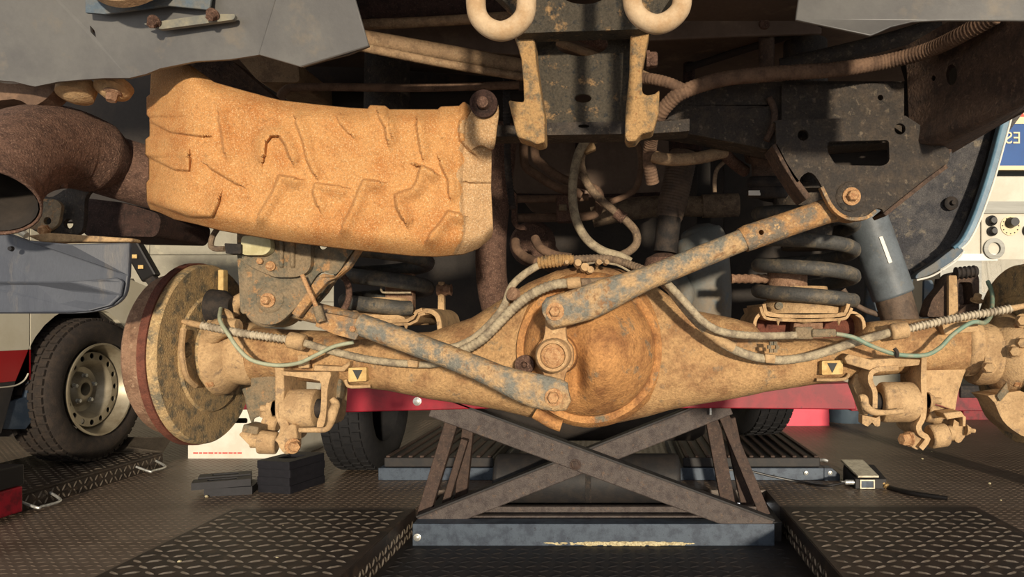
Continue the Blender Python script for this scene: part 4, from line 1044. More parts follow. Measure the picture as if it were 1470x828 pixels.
add('bushing_eye', lathe([(-0.03, S(34, 1.14)), (0.03, S(34, 1.14))], P(395, 436, 1.15), (0, -1, 0), 30), 'bracket_grey', ll, bevel=0.004)
add('sleeve_bolt', hexbolt(P(507, 472, 1.083), (0, -1, 0), S(4, 1.08), 0.005), 'bolt_rust', ll)
add('end_bolt', hexbolt(P(795, 570, 1.052), (0, -1, 0), S(9, 1.05), 0.012, S(13, 1.05)), 'bolt_rust', ll)

# left chassis bracket
lb = thing('link_bracket', 'stamped grey-brown chassis bracket with bolt below the heat shield', 'bracket', P(390, 465, 1.11))
add('face_plate', plate(smooth_px([(340, 330), (340, 365), (343, 410), (345, 447), (352, 450), (360, 458), (372, 464), (388, 466), (402, 462), (418, 448), (434, 430), (446, 408), (455, 395), (464, 390), (482, 394), (495, 376), (516, 345), (516, 320), (340, 318)], 2), 1.105, 0.008, holes=[ring_px(463, 351, 7)]), 'bracket_grey', lb, smooth=0, bevel=0.003)
add('edge_flange', plate([(418, 450), (446, 410), (455, 397), (464, 392), (482, 396), (498, 376), (518, 345), (524, 348), (500, 385), (484, 398), (470, 404), (452, 424), (428, 456)], 1.10, 0.014), 'link_rust', lb, smooth=0, bevel=0.002)
add('rear_plate', plate([(420, 455), (445, 410), (470, 395), (486, 396), (470, 420), (452, 440), (430, 462)], 1.182, 0.008), 'bracket_grey', lb, smooth=0, bevel=0.002)
cv = add('raised_cover', plate(rounded([(347, 325), (446, 335), (446, 382), (440, 392), (424, 398), (394, 398), (375, 390), (347, 376)], 8), 1.092, 0.014), 'bracket_grey', lb, smooth=0, bevel=0.004)
for x in (404, 420):
    add('rib', tube([P(x, 330, 1.09), P(x, 376, 1.09), P(x, 381, 1.092)], S(3.6, 1.09), n=10), 'bracket_grey', cv)
add('rivet', hexbolt(P(389, 382, 1.09), (0, -1, 0), S(5, 1.09), 0.006, S(7, 1.09)), 'bolt_rust', cv)
add('rivet', hexbolt(P(374, 375, 1.09), (0, -1, 0), S(4, 1.09), 0.005), 'bolt_rust', cv)
add('dimple', lathe([(0, S(20, 1.10)), (0.003, S(16, 1.10)), (0.003, 0)], P(387, 429, 1.104), (0, -1, 0), 28), 'bracket_grey', lb)
add('main_bolt', hexbolt(P(385, 431, 1.10), (0, -1, 0), S(6.5, 1.1), 0.012, S(10.5, 1.1)), 'bolt_rust', lb)
sn = thing('level_sensor', 'cream capped sensor with dark plug on top of the stamped bracket', 'sensor', P(365, 362, 1.085))
add('cap', plate(rounded([(346, 338), (388, 340), (389, 358), (380, 366), (346, 366)], 8), 1.076, 0.014), 'cap_cream', sn, smooth=30, bevel=0.004)
add('plug', plate(rounded([(322, 349), (346, 350), (346, 364), (324, 364)], 2), 1.071, 0.02), 'rubber_dark', sn, smooth=0, bevel=0.002)
add('wire', tube([P(323, 357, 1.081), P(310, 357, 1.085), P(303, 353, 1.09), P(305, 340, 1.09), P(312, 328, 1.1), P(320, 310, 1.12)], S(4, 1.09), n=8), 'hose_dusty', sn)
rod = thing('sensor_rod', 'thin rusty sensor rod joining the stamped bracket to the lower link', 'rod', P(460, 462, 1.07))
add('rod', tube([P(434, 395, 1.08), P(442, 413, 1.075), P(456, 444, 1.07)], S(3.2, 1.08), n=10), 'bolt_rust', rod)
add('rod_end', tube([P(455, 440, 1.07), P(462, 462, 1.07)], S(6.5, 1.07), n=12), 'bracket_grey', rod)
# ---------------------------------------------------------------- brakes
BACK = {}
def brake(X, sgn, label, mp='backing_plate'):
    """drum and backing plate; sgn = +1 when the inner face looks towards +X"""
    c = V((X, AY, 0.741))
    t = thing('brake_drum', label, 'brake drum', c - V((0, 0, 0.16)))
    ax = (sgn, 0, 0)
    R = 0.158
    pl_ = BACK[sgn] = add('backing_plate', lathe([(-0.012, R), (0, R), (0.003, R * 0.985), (0.0045, R * 0.66), (0.0085, R * 0.64), (0.010, R * 0.42), (0.022, R * 0.40), (0.022, 0)], c, ax, 64), mp, t, smooth=35)
    add('drum_flange', lathe([(-0.026, R * 0.96), (-0.026, R * 1.015), (-0.013, R * 1.015), (-0.012, R * 0.96)], c, ax, 64), 'drum_edge', t)
    add('drum_shell', lathe([(-0.026, R * 0.97), (-0.030, R * 0.92), (-0.062, R * 0.89), (-0.068, R * 0.85), (-0.068, 0)], c, ax, 64), 'drum_rust', t, smooth=30)
    for k in range(5):
        a = 2 * PI * k / 5 + 0.4
        add('wheel_stud', lathe([(-0.068, 0.006), (-0.095, 0.006), (-0.095, 0)], c + V((0, 0.06 * math.cos(a), 0.06 * math.sin(a))), ax, 10), 'bolt_rust', t)
    hub = add('hub_casting', lathe([(0.02, 0.074), (0.035, 0.070), (0.05, 0.054), (0.075, 0.056), (0.085, 0.052)], c, ax, 40), 'dust_tan', t, smooth=40)
    for k in range(4):
        a = PI / 4 + k * PI / 2
        add('flange_bolt', hexbolt(c + V((sgn * 0.022, 0.066 * math.cos(a), 0.066 * math.sin(a))), ax, 0.008, 0.012), 'bolt_rust', hub)
    return t, c
bd, c = brake(-0.728, 1, 'round dusty brake drum with backing plate at the axle end in front of the van')
add('adjuster_tab', box2(c + V((0.010, 0.005, 0.100)), c + V((0.02, 0.022, 0.150))), 'plate_yellow', bd, smooth=0, bevel=0.002)
add('rubber_boot', lathe([(0.008, 0.032), (0.03, 0.030), (0.045, 0.018), (0.045, 0)], c + V((0.006, -0.02, 0.082)), (1, 0, 0), 24), 'rubber_dark', bd)
add('cable_clip', tube([c + V((0.05, -0.055, 0.075)), c + V((0.065, -0.06, 0.07)), c + V((0.07, -0.062, 0.055)), c + V((0.06, -0.06, 0.045)), c + V((0.045, -0.06, 0.048))], 0.006, n=8), 'dust_tan', bd)
add('lever_lug', tube([c + V((0.03, -0.055, 0.03)), c + V((0.05, -0.062, 0.045)), c + V((0.085, -0.066, 0.05))], [0.016, 0.018, 0.012], n=10), 'dust_tan', bd)
cut(BACK[1], lathe([(-0.008, 0.013), (0.03, 0.013)], c + V((0.0, -0.085, 0.01)), (1, 0, 0), 16))
add('slot_shield', tube([c + V((0.012, -0.10, 0.045)), c + V((0.016, -0.112, 0.01)), c + V((0.016, -0.10, -0.03)), c + V((0.014, -0.07, -0.05))], 0.005, n=8), 'dust_tan', bd)
brake(0.708, -1, 'round dusty brake drum at the axle end near the control cabinet')
cp = thing('caliper_carrier', 'dark brown caliper carrier above the axle end near the control cabinet', 'brake part', P(1385, 452, 1.40))
add('carrier_frame', plate(rounded([(1330, 455), (1338, 430), (1356, 408), (1365, 392), (1398, 385), (1406, 398), (1406, 455)], 6), 1.40, 0.04, holes=[rounded([(1376, 405), (1395, 405), (1398, 436), (1376, 438)], 4)]), 'chassis_brown', cp, smooth=0, bevel=0.005)
add('back_plate', plate([(1336, 458), (1345, 400), (1384, 397), (1384, 458)], 1.46, 0.01), 'chassis_brown', cp, smooth=0)
add('boot', tube([P(1372, 392, 1.39), P(1402, 389, 1.39)], S(8, 1.39), n=16, ribs=(0.008, 0.1)), 'rubber_dark', cp)
add('bracket_leg', plate([(1362, 395), (1374, 395), (1376, 455), (1362, 455)], 1.385, 0.01), 'dust_tan', cp, smooth=0, bevel=0.002)
add('bolt', hexbolt(P(1402, 432, 1.39), (0, -0.5, 1), S(6, 1.39), 0.014, S(9, 1.39)), 'dust_tan', cp)
hb2 = thing('hub_carrier', 'dusty hub carrier with bolts beside the brake drum near the control cabinet', 'brake part', P(1440, 620, 1.24))
add('lower_casting', plate(smooth_px([(1418, 568), (1440, 565), (1474, 565), (1474, 622), (1460, 621), (1440, 604), (1428, 578)], 3), 1.235, 0.06), 'dust_tan', hb2, smooth=30, bevel=0.008)
add('id_plate', plate([(1431, 568), (1446, 548), (1449, 562), (1436, 577)], 1.228, 0.006), 'bracket_grey', hb2, smooth=0, bevel=0.002)
for x, y in ((1457, 504), (1468, 492), (1468, 460), (1420, 527)):
    add('bolt', hexbolt(P(x, y, 1.235), (-0.5, -1, 0), S(8, 1.23), 0.016, S(10, 1.23)), 'dust_tan', hb2)

# ---------------------------------------------------------------- coil springs and their seats
def coil(cx, y_end, Y, R, pitch, turns, th_end, rw):
    pts = []
    c = P(cx, y_end, Y)
    n = int(turns * 22)
    for k in range(n + 1):
        th = th_end + 2 * PI * k / 22
        z = c.z + pitch * max(0, (k / 22 - 0.04))
        pts.append(V((c.x + R * math.cos(th), Y - R * math.sin(th), z)))
    return tube(pts, rw, n=14, smooth=False)
SP = 1.37
one('coil_spring', 'dark grey coil spring beside the shock absorber', 'spring', coil(1156, 432, SP, S(67, SP), S(37, SP), 3.9, 0.5, S(10, SP)), 'spring_grey', group='rear coil springs', smooth=60)
one('coil_spring', 'dusty grey coil spring under the heat shield', 'spring', coil(556, 443, SP, S(56, SP), S(37, SP), 4.0, 0.7, S(10.5, SP)), 'spring_grey', group='rear coil springs', smooth=60)
ss = add('spring_seat', plate(strip(smooth_px([(1083, 482), (1084, 462), (1090, 452), (1102, 449), (1156, 462), (1215, 449), (1232, 452), (1240, 462), (1241, 482)], 3), 5), 1.29, 0.15), 'dust_tan', axle, smooth=40, bevel=0.001)
add('tray', plate(strip(smooth_px([(1097, 436), (1099, 446), (1106, 452), (1155, 454), (1207, 452), (1215, 446), (1218, 436)], 3), 5), 1.285, 0.16), 'dust_tan', ss, smooth=40, bevel=0.001)
add('outer_tray', plate(strip(smooth_px([(1092, 440), (1096, 452), (1106, 458), (1155, 460), (1208, 458), (1218, 452), (1223, 442)], 3), 4), 1.28, 0.17), 'dust_tan', ss, smooth=40, bevel=0.001)
add('seat_web', plate([(1088, 452), (1236, 452), (1240, 500), (1086, 500)], 1.335, 0.02), 'drum_edge', ss, smooth=0)
add('seat_block', plate([(1140, 462), (1182, 462), (1182, 500), (1136, 500)], 1.30, 0.03), 'drum_rust', ss, smooth=0, bevel=0.003)
add('seat_dome', lathe([(0, S(62, SP)), (0.012, S(60, SP)), (0.022, S(52, SP)), (0.03, S(40, SP)), (0.05, S(36, SP))], P(1150, 450, SP), (0, 0, 1), 36), 'dust_tan', ss)
add('stop_post', tube([P(1130, 440, 1.37), P(1130, 384, 1.37)], [S(29, 1.37), S(28, 1.37)], n=28, smooth=False), 'drum_rust', ss, bevel=0.006)
add('stop_cap', lathe([(0, S(28, 1.37)), (0.006, S(29, 1.37)), (0.012, S(25, 1.37))], P(1130, 384, 1.37), (0, 0, 1), 28), 'dust_tan', ss)
add('side_stud', tube([P(1050, 400, 1.37), P(1106, 400, 1.37)], S(6.5, 1.37), n=12, ribs=(0.012, 0.08)), 'drum_rust', ss)
add('rivet', lathe([(0, S(6, 1.28)), (0.01, S(5.5, 1.28)), (0.012, 0)], P(1117, 439, 1.28), (0, -1, 0), 18), 'bracket_grey', ss)
for x in (1117, 1204):
    add('spike', lathe([(0, S(4, 1.28)), (0.012, 0)], P(x, 458, 1.282), (0, 0, -1), 8), 'dust_tan', ss)
s2 = add('spring_seat', plate(strip(smooth_px([(600, 452), (612, 446), (624, 450), (630, 462), (632, 500)], 3), 7), 1.29, 0.15), 'dust_tan', axle, smooth=40, bevel=0.001)
add('tray', plate(strip([(520, 458), (560, 461), (585, 460), (592, 456), (598, 447), (606, 444)], 5), 1.285, 0.16), 'dust_tan', s2, smooth=40, bevel=0.001)
add('outer_tray', plate(strip([(526, 466), (560, 466), (588, 465), (598, 460), (602, 452), (610, 450)], 4), 1.28, 0.17), 'dust_tan', s2, smooth=40, bevel=0.001)
add('seat_block', plate(rounded([(519, 452), (572, 452), (582, 456), (580, 463), (519, 463)], 3), 1.30, 0.12), 'dust_tan', s2, smooth=0, bevel=0.006)
add('seat_dome', lathe([(0, S(58, SP)), (0.012, S(56, SP)), (0.018, S(42, SP)), (0.05, S(34, SP))], P(556, 466, SP), (0, 0, 1), 36), 'dust_tan', s2)
add('stop_post', box2(P(552, 445, 1.355), P(592, 392, 1.355) + V((0, 0.025, 0))), 'drum_rust', s2, smooth=0, bevel=0.004)
add('side_stud', tube([P(628, 416, 1.385), P(648, 416, 1.385)], S(8, 1.385), n=12, ribs=(0.012, 0.08)), 'drum_rust', s2)
add('stud_plate', plate([(629, 404), (637, 404), (638, 470), (628, 470)], 1.38, 0.012), 'dust_tan', s2, smooth=0, bevel=0.002)
add('rivet', lathe([(0, S(7, 1.28)), (0.01, S(6.5, 1.28)), (0.012, 0)], P(509, 452, 1.28), (0, -1, 0), 18), 'dust_tan', s2)
add('spike', lathe([(0, S(4, 1.28)), (0.012, 0)], P(583, 465, 1.282), (0, 0, -1), 8), 'dust_tan', s2)
add('wire_clip', tube([P(547, 410, 1.33), P(548, 418, 1.33), P(556, 420, 1.33), P(590, 420, 1.33)], S(1.5, 1.33), n=6), 'cable_grey', s2)
# spring tops
for cx, lab in ((1165, 'dark upper spring cup above the coil spring beside the shock absorber'), (548, 'dark upper spring cup hidden behind the heat shield')):
    right = cx > 900
    cc = P(1156 if right else 556, 432 if right else 443, SP)
    zt = cc.z + S(37, SP) * ((3.9 if right else 4.0) - 0.04) + S(10, SP) - 0.003      # the flange bears on the last coil
    bo_ = 0.058 if right else 0.052
    one('spring_cup', lab, 'spring cup', lathe([(-0.10, bo_ * 0.75), (-0.02, bo_), (0.0, bo_), (0.0, 0.088), (0.010, 0.088), (0.014, 0.045), (1.326 - zt, 0.040)], V((cc.x, cc.y, zt)), (0, 0, 1), 30), 'chassis_dark')

# ---------------------------------------------------------------- shock absorber
sk = thing('shock_absorber', 'grey-blue shock absorber slanting beside the coil spring', 'shock absorber', P(1287, 458, 1.44))
add('outer_tube', tube([P(1238, 300, 1.44), P(1283, 425, 1.44)], S(30, 1.44), n=36, smooth=False), 'shock_grey', sk, bevel=0.004)
add('inner_tube', tube([P(1280, 418, 1.44), P(1295, 470, 1.44)], S(26, 1.44), n=32, smooth=False), 'shock_brown', sk)
lab_pts = [P(x, y, 1.397) for x, y in ((1262, 340), (1267, 339), (1281, 376), (1276, 378))]
add('maker_label', prism([lab_pts], (0, 0.006, 0)), 'white_print', sk, smooth=0)
add('lower_eye', lathe([(-0.03, S(22, 1.44)), (0.03, S(22, 1.44))], P(1296, 478, 1.44), (0, -1, 0), 24), 'shock_brown', sk)

# ---------------------------------------------------------------- trailing arm brackets
def bracket_common(): pass
ab = add('arm_bracket', plate([(360, 523), (400, 521), (399, 560), (392, 588), (376, 596), (363, 601), (361, 612), (354, 590), (350, 570), (346, 558), (359, 555)], 1.27, 0.008), 'bracket_grey', axle, smooth=0, bevel=0.003, label='dusty trailing arm bracket clamping a round bushing')
add('side_plate', plate(strip(smooth_px([(400, 522), (401, 560), (401, 596), (408, 612), (404, 628), (398, 636)], 3), 13), 1.215, 0.09), 'dust_tan', ab, smooth=40, bevel=0.002)
add('top_strap', plate(smooth_px([(402, 532), (420, 534), (450, 534), (474, 534), (473, 545), (470, 560), (468, 595), (464, 612), (456, 616), (455, 606), (460, 590), (461, 552), (455, 546), (440, 543), (404, 538)], 2), 1.21, 0.09), 'dust_tan', ab, smooth=40, bevel=0.002)
add('foot_plate', plate(smooth_px([(404, 624), (412, 612), (424, 610), (426, 640), (420, 646), (410, 653), (400, 642), (396, 630)], 2), 1.212, 0.02), 'dust_tan', ab, smooth=0, bevel=0.003)
add('bushing', lathe([(0, S(28, 1.24)), (0.052, S(28, 1.24)), (0.054, S(25, 1.24)), (0.054, 0)], P(411, 586, 1.245), (1, 0, 0.0), 40), 'dust_tan', ab, bevel=0.003)
add('bushing_core', lathe([(0, S(14, 1.24)), (0.075, S(14, 1.24)), (0.075, 0)], P(404, 586, 1.245), (1, 0, 0), 24), 'rubber_dark', ab)
add('arm_stub', tube([P(388, 584, 1.28), P(388, 596, 1.283)], S(14, 1.28), n=18), 'dust_tan', ab)
add('side_nut', hexbolt(P(394, 586, 1.235), (-1, 0, 0), S(10, 1.235), 0.012, S(12, 1.235), tip=0.01), 'dust_tan', ab)
add('lower_bolt', hexbolt(P(420, 640, 1.205), (0.6, -0.8, 0), S(8, 1.2), 0.018, S(11, 1.2)), 'bolt_rust', ab)
add('handle_rod', tube([P(430, 617, 1.20), P(450, 617, 1.20), P(468, 616, 1.20), P(475, 606, 1.20), P(478, 592, 1.20), P(482, 580, 1.21), P(476, 572, 1.21)], [S(3.6, 1.2), S(3.8, 1.2), S(4, 1.2), S(5, 1.2), S(7, 1.2), S(6, 1.2), S(4, 1.2)], n=12), 'dust_tan', ab)
add('rear_gusset', plate([(472, 540), (490, 545), (488, 566), (482, 590), (472, 582)], 1.25, 0.02), 'bracket_grey', ab, smooth=0, bevel=0.002)
tp_ = thing('drop_link', 'tan drop link with round bushing hanging under the bracket next to the carton', 'link', P(380, 650, 1.26))
add('bushing', lathe([(0, S(17, 1.25)), (0.030, S(16, 1.25)), (0.030, 0)], P(372, 634, 1.25), (1, 0.15, -0.1), 28), 'dust_tan', tp_, bevel=0.003)
add('link_body', plate(smooth_px([(342, 624), (350, 618), (362, 622), (366, 634), (366, 643), (358, 640), (348, 630)], 2), 1.25, 0.02), 'dust_tan', tp_, smooth=0, bevel=0.003)
add('cap_plate', plate([(349, 609), (371, 613), (369, 624), (346, 620)], 1.24, 0.04), 'bracket_grey', tp_, smooth=0, bevel=0.002)
add('collar', lathe([(0, S(11, 1.25)), (0.012, S(10, 1.25))], P(362, 632, 1.255), (1, 0.1, -0.1), 20), 'dust_tan', tp_)
add('upper_joint', lathe([(-0.012, S(14, 1.28)), (0.014, S(13, 1.28))], P(390, 606, 1.29), (1, 0, -0.3), 22), 'dust_tan', tp_, bevel=0.003)
ar = add('arm_bracket', plate([(1322, 508), (1398, 503), (1395, 515), (1384, 540), (1376, 565), (1372, 590), (1350, 582), (1330, 575), (1325, 540)], 1.27, 0.008), 'dust_tan', axle, smooth=0, bevel=0.003, label='dusty trailing arm bracket clamping a round bushing')
add('side_plate', plate(strip(smooth_px([(1327, 512), (1326, 545), (1327, 580), (1325, 600), (1319, 612), (1322, 622), (1332, 630), (1322, 644)], 3), 8), 1.215, 0.09), 'dust_tan', ar, smooth=40, bevel=0.002)
add('top_flange', plate([(1212, 514), (1218, 508), (1250, 516), (1280, 514), (1322, 516), (1320, 524), (1280, 528), (1250, 532), (1216, 522)], 1.215, 0.10), 'dust_tan', ar, smooth=0, bevel=0.002)
add('top_strap', plate(strip(smooth_px([(1290, 528), (1262, 530), (1251, 536), (1250, 548), (1256, 562), (1256, 586)], 3), 7), 1.21, 0.09), 'dust_tan', ar, smooth=40, bevel=0.002)
add('rear_gusset', plate([(1228, 535), (1252, 532), (1250, 566), (1254, 586), (1242, 600), (1232, 572), (1224, 552)], 1.26, 0.03), 'dust_tan', ar, smooth=0, bevel=0.002)
add('bushing', lathe([(0, S(29, 1.24)), (0.058, S(29, 1.24)), (0.062, S(26, 1.24)), (0.062, 0)], P(1315, 577, 1.245), (-1, 0, 0), 40), 'dust_tan', ar, bevel=0.003)
add('bushing_core', lathe([(0, S(14, 1.24)), (0.08, S(14, 1.24)), (0.08, 0)], P(1322, 577, 1.245), (-1, 0, 0), 24), 'rubber_dark', ar)
add('side_nut', hexbolt(P(1332, 575, 1.235), (1, 0, 0), S(9, 1.235), 0.010, S(12, 1.235), tip=0.012), 'dust_tan', ar)
add('handle_rod', tube([P(1296, 590, 1.195), P(1270, 592, 1.195), P(1254, 591, 1.195), P(1243, 583, 1.198), P(1240, 572, 1.20), P(1234, 572, 1.2)], [S(4, 1.2), S(4, 1.2), S(5, 1.2), S(6, 1.2), S(6, 1.2), S(5, 1.2)], n=12), 'dust_tan', ar)
add('hook_end', plate(smooth_px([(1238, 596), (1250, 598), (1258, 600), (1263, 597), (1263, 611), (1256, 611), (1252, 606), (1246, 612), (1238, 608)], 2), 1.20, 0.02), 'dust_tan', ar, smooth=0, bevel=0.003)
add('foot_plate', plate([(1304, 622), (1320, 618), (1332, 630), (1324, 644), (1316, 646), (1302, 638)], 1.225, 0.02), 'dust_tan', ar, smooth=0, bevel=0.003)
add('lower_bolt', hexbolt(P(1306, 630, 1.215), (-1, -0.4, 0), S(9, 1.2), 0.018, S(11, 1.2)), 'bolt_rust', ar)
dl = thing('drop_link', 'dusty drop link with round bushing hanging over the bare floor', 'link', P(1350, 645, 1.26))
add('bushing', lathe([(0, S(17, 1.25)), (0.030, S(17, 1.25)), (0.030, 0)], P(1334, 627, 1.25), (1, 0.1, 0.12), 28), 'dust_tan', dl, bevel=0.003)
add('washer', lathe([(0, S(11, 1.25)), (0.008, S(11, 1.25)), (0.01, S(8, 1.25))], P(1360, 622, 1.25), (1, 0.1, 0.1), 20), 'dust_tan', dl)
add('link_body', plate(smooth_px([(1370, 602), (1384, 612), (1388, 620), (1380, 634), (1372, 634), (1366, 620)], 2), 1.245, 0.015), 'dust_tan', dl, smooth=0, bevel=0.002)
add('cap_plate', plate([(1354, 593), (1380, 590), (1386, 598), (1360, 602)], 1.235, 0.04), 'dust_tan', dl, smooth=0, bevel=0.002)
add('cap_side', plate([(1382, 596), (1387, 598), (1386, 612), (1382, 612)], 1.235, 0.03), 'dust_tan', dl, smooth=0, bevel=0.001)
add('tail_bolt', hexbolt(P(1386, 617, 1.24), (1, 0, -0.1), S(6, 1.24), 0.008, S(8, 1.24), tip=0.008), 'dust_tan', dl)
add('upper_joint', lathe([(-0.02, S(14, 1.28)), (0.02, S(14, 1.28))], P(1345, 596, 1.29), (1, 0, -0.3), 22), 'dust_tan', dl, bevel=0.003)
# small plates welded to the axle
for x, y, w, lab in ((513, 538, 26, 'yellow'), (1195, 528, 30, 'yellow')):
    mpn = add('mark_plate', plate(rounded([(x - w / 2, y - 10), (x + w / 2, y - 11), (x + w / 2, y + 9), (x - w / 2, y + 10)], 2), 1.232, 0.03), 'plate_yellow', axle, smooth=0, bevel=0.002)
    add('triangle_mark', plate([(x - 7, y - 7), (x + 7, y - 7), (x, y + 7)], 1.2305, 0.003), 'mark_dark', mpn, smooth=0)
add('cable_tab', plate([(427, 510), (442, 510), (444, 528), (428, 528)], 1.225, 0.006), 'dust_tan', axle, smooth=0, bevel=0.001)
add('shelf_plate', plate([(450, 524), (490, 526), (502, 518), (502, 524), (494, 533), (450, 532)], 1.225, 0.05), 'dust_tan', axle, smooth=0, bevel=0.002)
add('step_plate', plate(rounded([(1352, 462), (1402, 456), (1406, 475), (1356, 480)], 3), 1.24, 0.03), 'dust_tan', axle, smooth=0, bevel=0.003)
add('hook_tab', tube([P(1172, 545, 1.25), P(1200, 545, 1.25), P(1214, 543, 1.25), P(1219, 536, 1.25)], S(2.5, 1.25), n=8), 'dust_tan', axle)
add('hook_tab', tube([P(496, 545, 1.25), P(500, 554, 1.25), P(514, 555, 1.25), P(532, 554, 1.25)], S(2.5, 1.25), n=8), 'dust_tan', axle)
add('flange_band', tube([P(1376, 496, AY), P(1397, 496, AY)], S(44, AY), n=36, smooth=False), 'dust_tan', axle, bevel=0.006)

# ---------------------------------------------------------------- frame rail and brackets in shade
fb = thing('link_bracket', 'dark triangular chassis bracket with rectangular cutout and rusty bolt', 'bracket', P(1222, 312, 1.09))
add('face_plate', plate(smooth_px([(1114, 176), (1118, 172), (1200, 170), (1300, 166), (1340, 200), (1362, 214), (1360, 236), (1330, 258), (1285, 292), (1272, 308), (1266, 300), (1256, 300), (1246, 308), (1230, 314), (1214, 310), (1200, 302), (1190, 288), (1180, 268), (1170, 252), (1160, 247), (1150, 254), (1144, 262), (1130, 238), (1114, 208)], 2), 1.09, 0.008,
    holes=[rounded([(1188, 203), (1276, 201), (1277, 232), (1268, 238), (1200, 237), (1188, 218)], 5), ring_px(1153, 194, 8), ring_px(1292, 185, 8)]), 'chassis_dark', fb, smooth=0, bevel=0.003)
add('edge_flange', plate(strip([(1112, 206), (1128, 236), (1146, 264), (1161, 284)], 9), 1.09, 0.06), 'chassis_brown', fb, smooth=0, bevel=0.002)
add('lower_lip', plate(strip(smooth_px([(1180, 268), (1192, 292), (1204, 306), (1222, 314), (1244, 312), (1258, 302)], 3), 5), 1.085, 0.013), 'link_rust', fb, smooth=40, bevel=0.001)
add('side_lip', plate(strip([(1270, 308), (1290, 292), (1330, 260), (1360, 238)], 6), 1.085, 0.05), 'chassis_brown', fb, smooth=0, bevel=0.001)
add('dimple', lathe([(0, S(22, 1.09)), (0.004, S(17, 1.09)), (0.004, 0)], P(1222, 282, 1.089), (0, -1, 0), 28), 'chassis_dark', fb)
add('main_bolt', hexbolt(P(1222, 282, 1.085), (0, -1, 0), S(8, 1.09), 0.012, S(13, 1.09)), 'bolt_rust', fb)
add('inner_plate', plate([(1180, 190), (1290, 188), (1290, 245), (1180, 245)], 1.196, 0.006), 'underbody_black', fb, smooth=0)
fm = thing('frame_crossmember', 'dark pitted frame crossmember running to the frame rail', 'crossmember', P(1120, 215, 1.13))
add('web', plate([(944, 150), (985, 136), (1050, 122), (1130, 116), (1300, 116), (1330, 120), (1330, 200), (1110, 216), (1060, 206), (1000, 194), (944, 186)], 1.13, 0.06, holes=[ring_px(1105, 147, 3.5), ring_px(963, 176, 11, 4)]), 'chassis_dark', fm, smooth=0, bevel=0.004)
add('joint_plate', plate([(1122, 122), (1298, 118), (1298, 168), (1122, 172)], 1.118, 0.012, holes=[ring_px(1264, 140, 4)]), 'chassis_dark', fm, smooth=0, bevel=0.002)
add('weld_bead', tube([P(1104, 140, 1.125), P(1112, 160, 1.125), P(1108, 185, 1.125), P(1100, 202, 1.125)], S(5, 1.12), n=8), 'chassis_brown', fm)
fr = thing('frame_rail', 'dark brown boxed frame rail rising behind the pale grey cover', 'frame rail', P(1400, 180, 1.0))
def rail_pt(x, y, Y): return P(x, y, Y)
add('rail_face', prism([[rail_pt(1300, 66, 1.12), rail_pt(1370, 26, 1.029), rail_pt(1420, -112, 0.964), rail_pt(1500, -190, 0.86), rail_pt(1500, 130, 0.86), rail_pt(1420, 170, 0.95), rail_pt(1352, 206, 1.05), rail_pt(1306, 206, 1.11)]] + [[rail_pt(a, b, 1.12 - (a - 1300) / 200 * 0.26) for a, b in ring_px(x, y, r1, r2, 14)] for x, y, r1, r2 in ((1366, 107, 8, 15), (1340, 112, 3, 4))], (0.01, 0.012, 0)), 'chassis_brown', fr, smooth=0, bevel=0.002)
add('rail_underside', prism([[rail_pt(1306, 206, 1.11), rail_pt(1352, 206, 1.05), rail_pt(1420, 170, 0.95), rail_pt(1500, 130, 0.86), rail_pt(1500, 140, 0.95), rail_pt(1430, 182, 1.05), rail_pt(1366, 216, 1.16)]], (0, 0, 0.012)), 'chassis_brown', fr, smooth=0, bevel=0.002)
add('rail_outer', prism([[rail_pt(1366, 216, 1.16), rail_pt(1430, 178, 1.05), rail_pt(1500, 140, 0.95), rail_pt(1500, -10, 0.95), rail_pt(1380, 40, 1.1)]], (0.01, 0.02, 0)), 'chassis_brown', fr, smooth=0)
add('rail_inner', prism([[rail_pt(1306, 80, 1.2), rail_pt(1500, 10, 0.94), rail_pt(1500, 120, 0.94), rail_pt(1306, 200, 1.2)]], (0.01, 0.01, 0)), 'underbody_black', fr, smooth=0)
add('end_lug', plate(smooth_px([(1330, 212), (1366, 214), (1362, 222), (1358, 240), (1344, 240)], 2), 1.12, 0.02), 'chassis_brown', fr, smooth=0, bevel=0.003)
# wing liner and blue body edge
wl = thing('wheel_arch_liner', 'speckled grey felt wheel arch liner behind the dark bracket', 'liner', P(1330, 400, 1.36))
add('liner_sheet', plate([(1240, 300), (1290, 240), (1360, 190), (1470, 120), (1470, 160), (1440, 200), (1425, 260), (1400, 310), (1380, 350), (1340, 385), (1300, 402), (1262, 400), (1252, 340)], 1.50, 0.01, lean=lambda x, y: 0.0004 * (1340 - x)), 'liner_felt', wl, smooth=0)
add('trim_clip', lathe([(0, S(10, 1.48)), (0.003, S(10, 1.48)), (0.006, S(7, 1.48)), (0.006, S(4, 1.48)), (0.014, S(3, 1.48)), (0.014, 0)], P(1365, 292, 1.485), (0, -1, 0), 24), 'rubber_dark', wl)
add('rubber_seal', tube([P(1437, 150, 1.465), P(1425, 215, 1.465), P(1405, 285, 1.465), (P(1378, 348, 1.465)), P(1350, 376, 1.465), P(1312, 394, 1.465)], S(7, 1.46), n=10), 'knob_black', wl)
bw = thing('body_wing_edge', 'blue painted wing edge curving down to the sill', 'body panel', P(1400, 390, 1.33))
edge = smooth_px([(1456, 130), (1440, 190), (1422, 255), (1402, 312), (1386, 344), (1374, 356)], 4)
add('edge_flange', plate(strip(edge, 13), 1.435, 0.02), 'body_blue', bw, smooth=40, bevel=0.003)
add('edge_bead', tube([P(x + 6, y + 1, 1.435) for x, y in edge], S(1.6, 1.43), n=8, smooth=False), 'white_print', bw)
add('edge_fold', tube([P(x - 5, y, 1.43) for x, y in edge], S(2.5, 1.43), n=8, smooth=False), 'body_blue', bw)
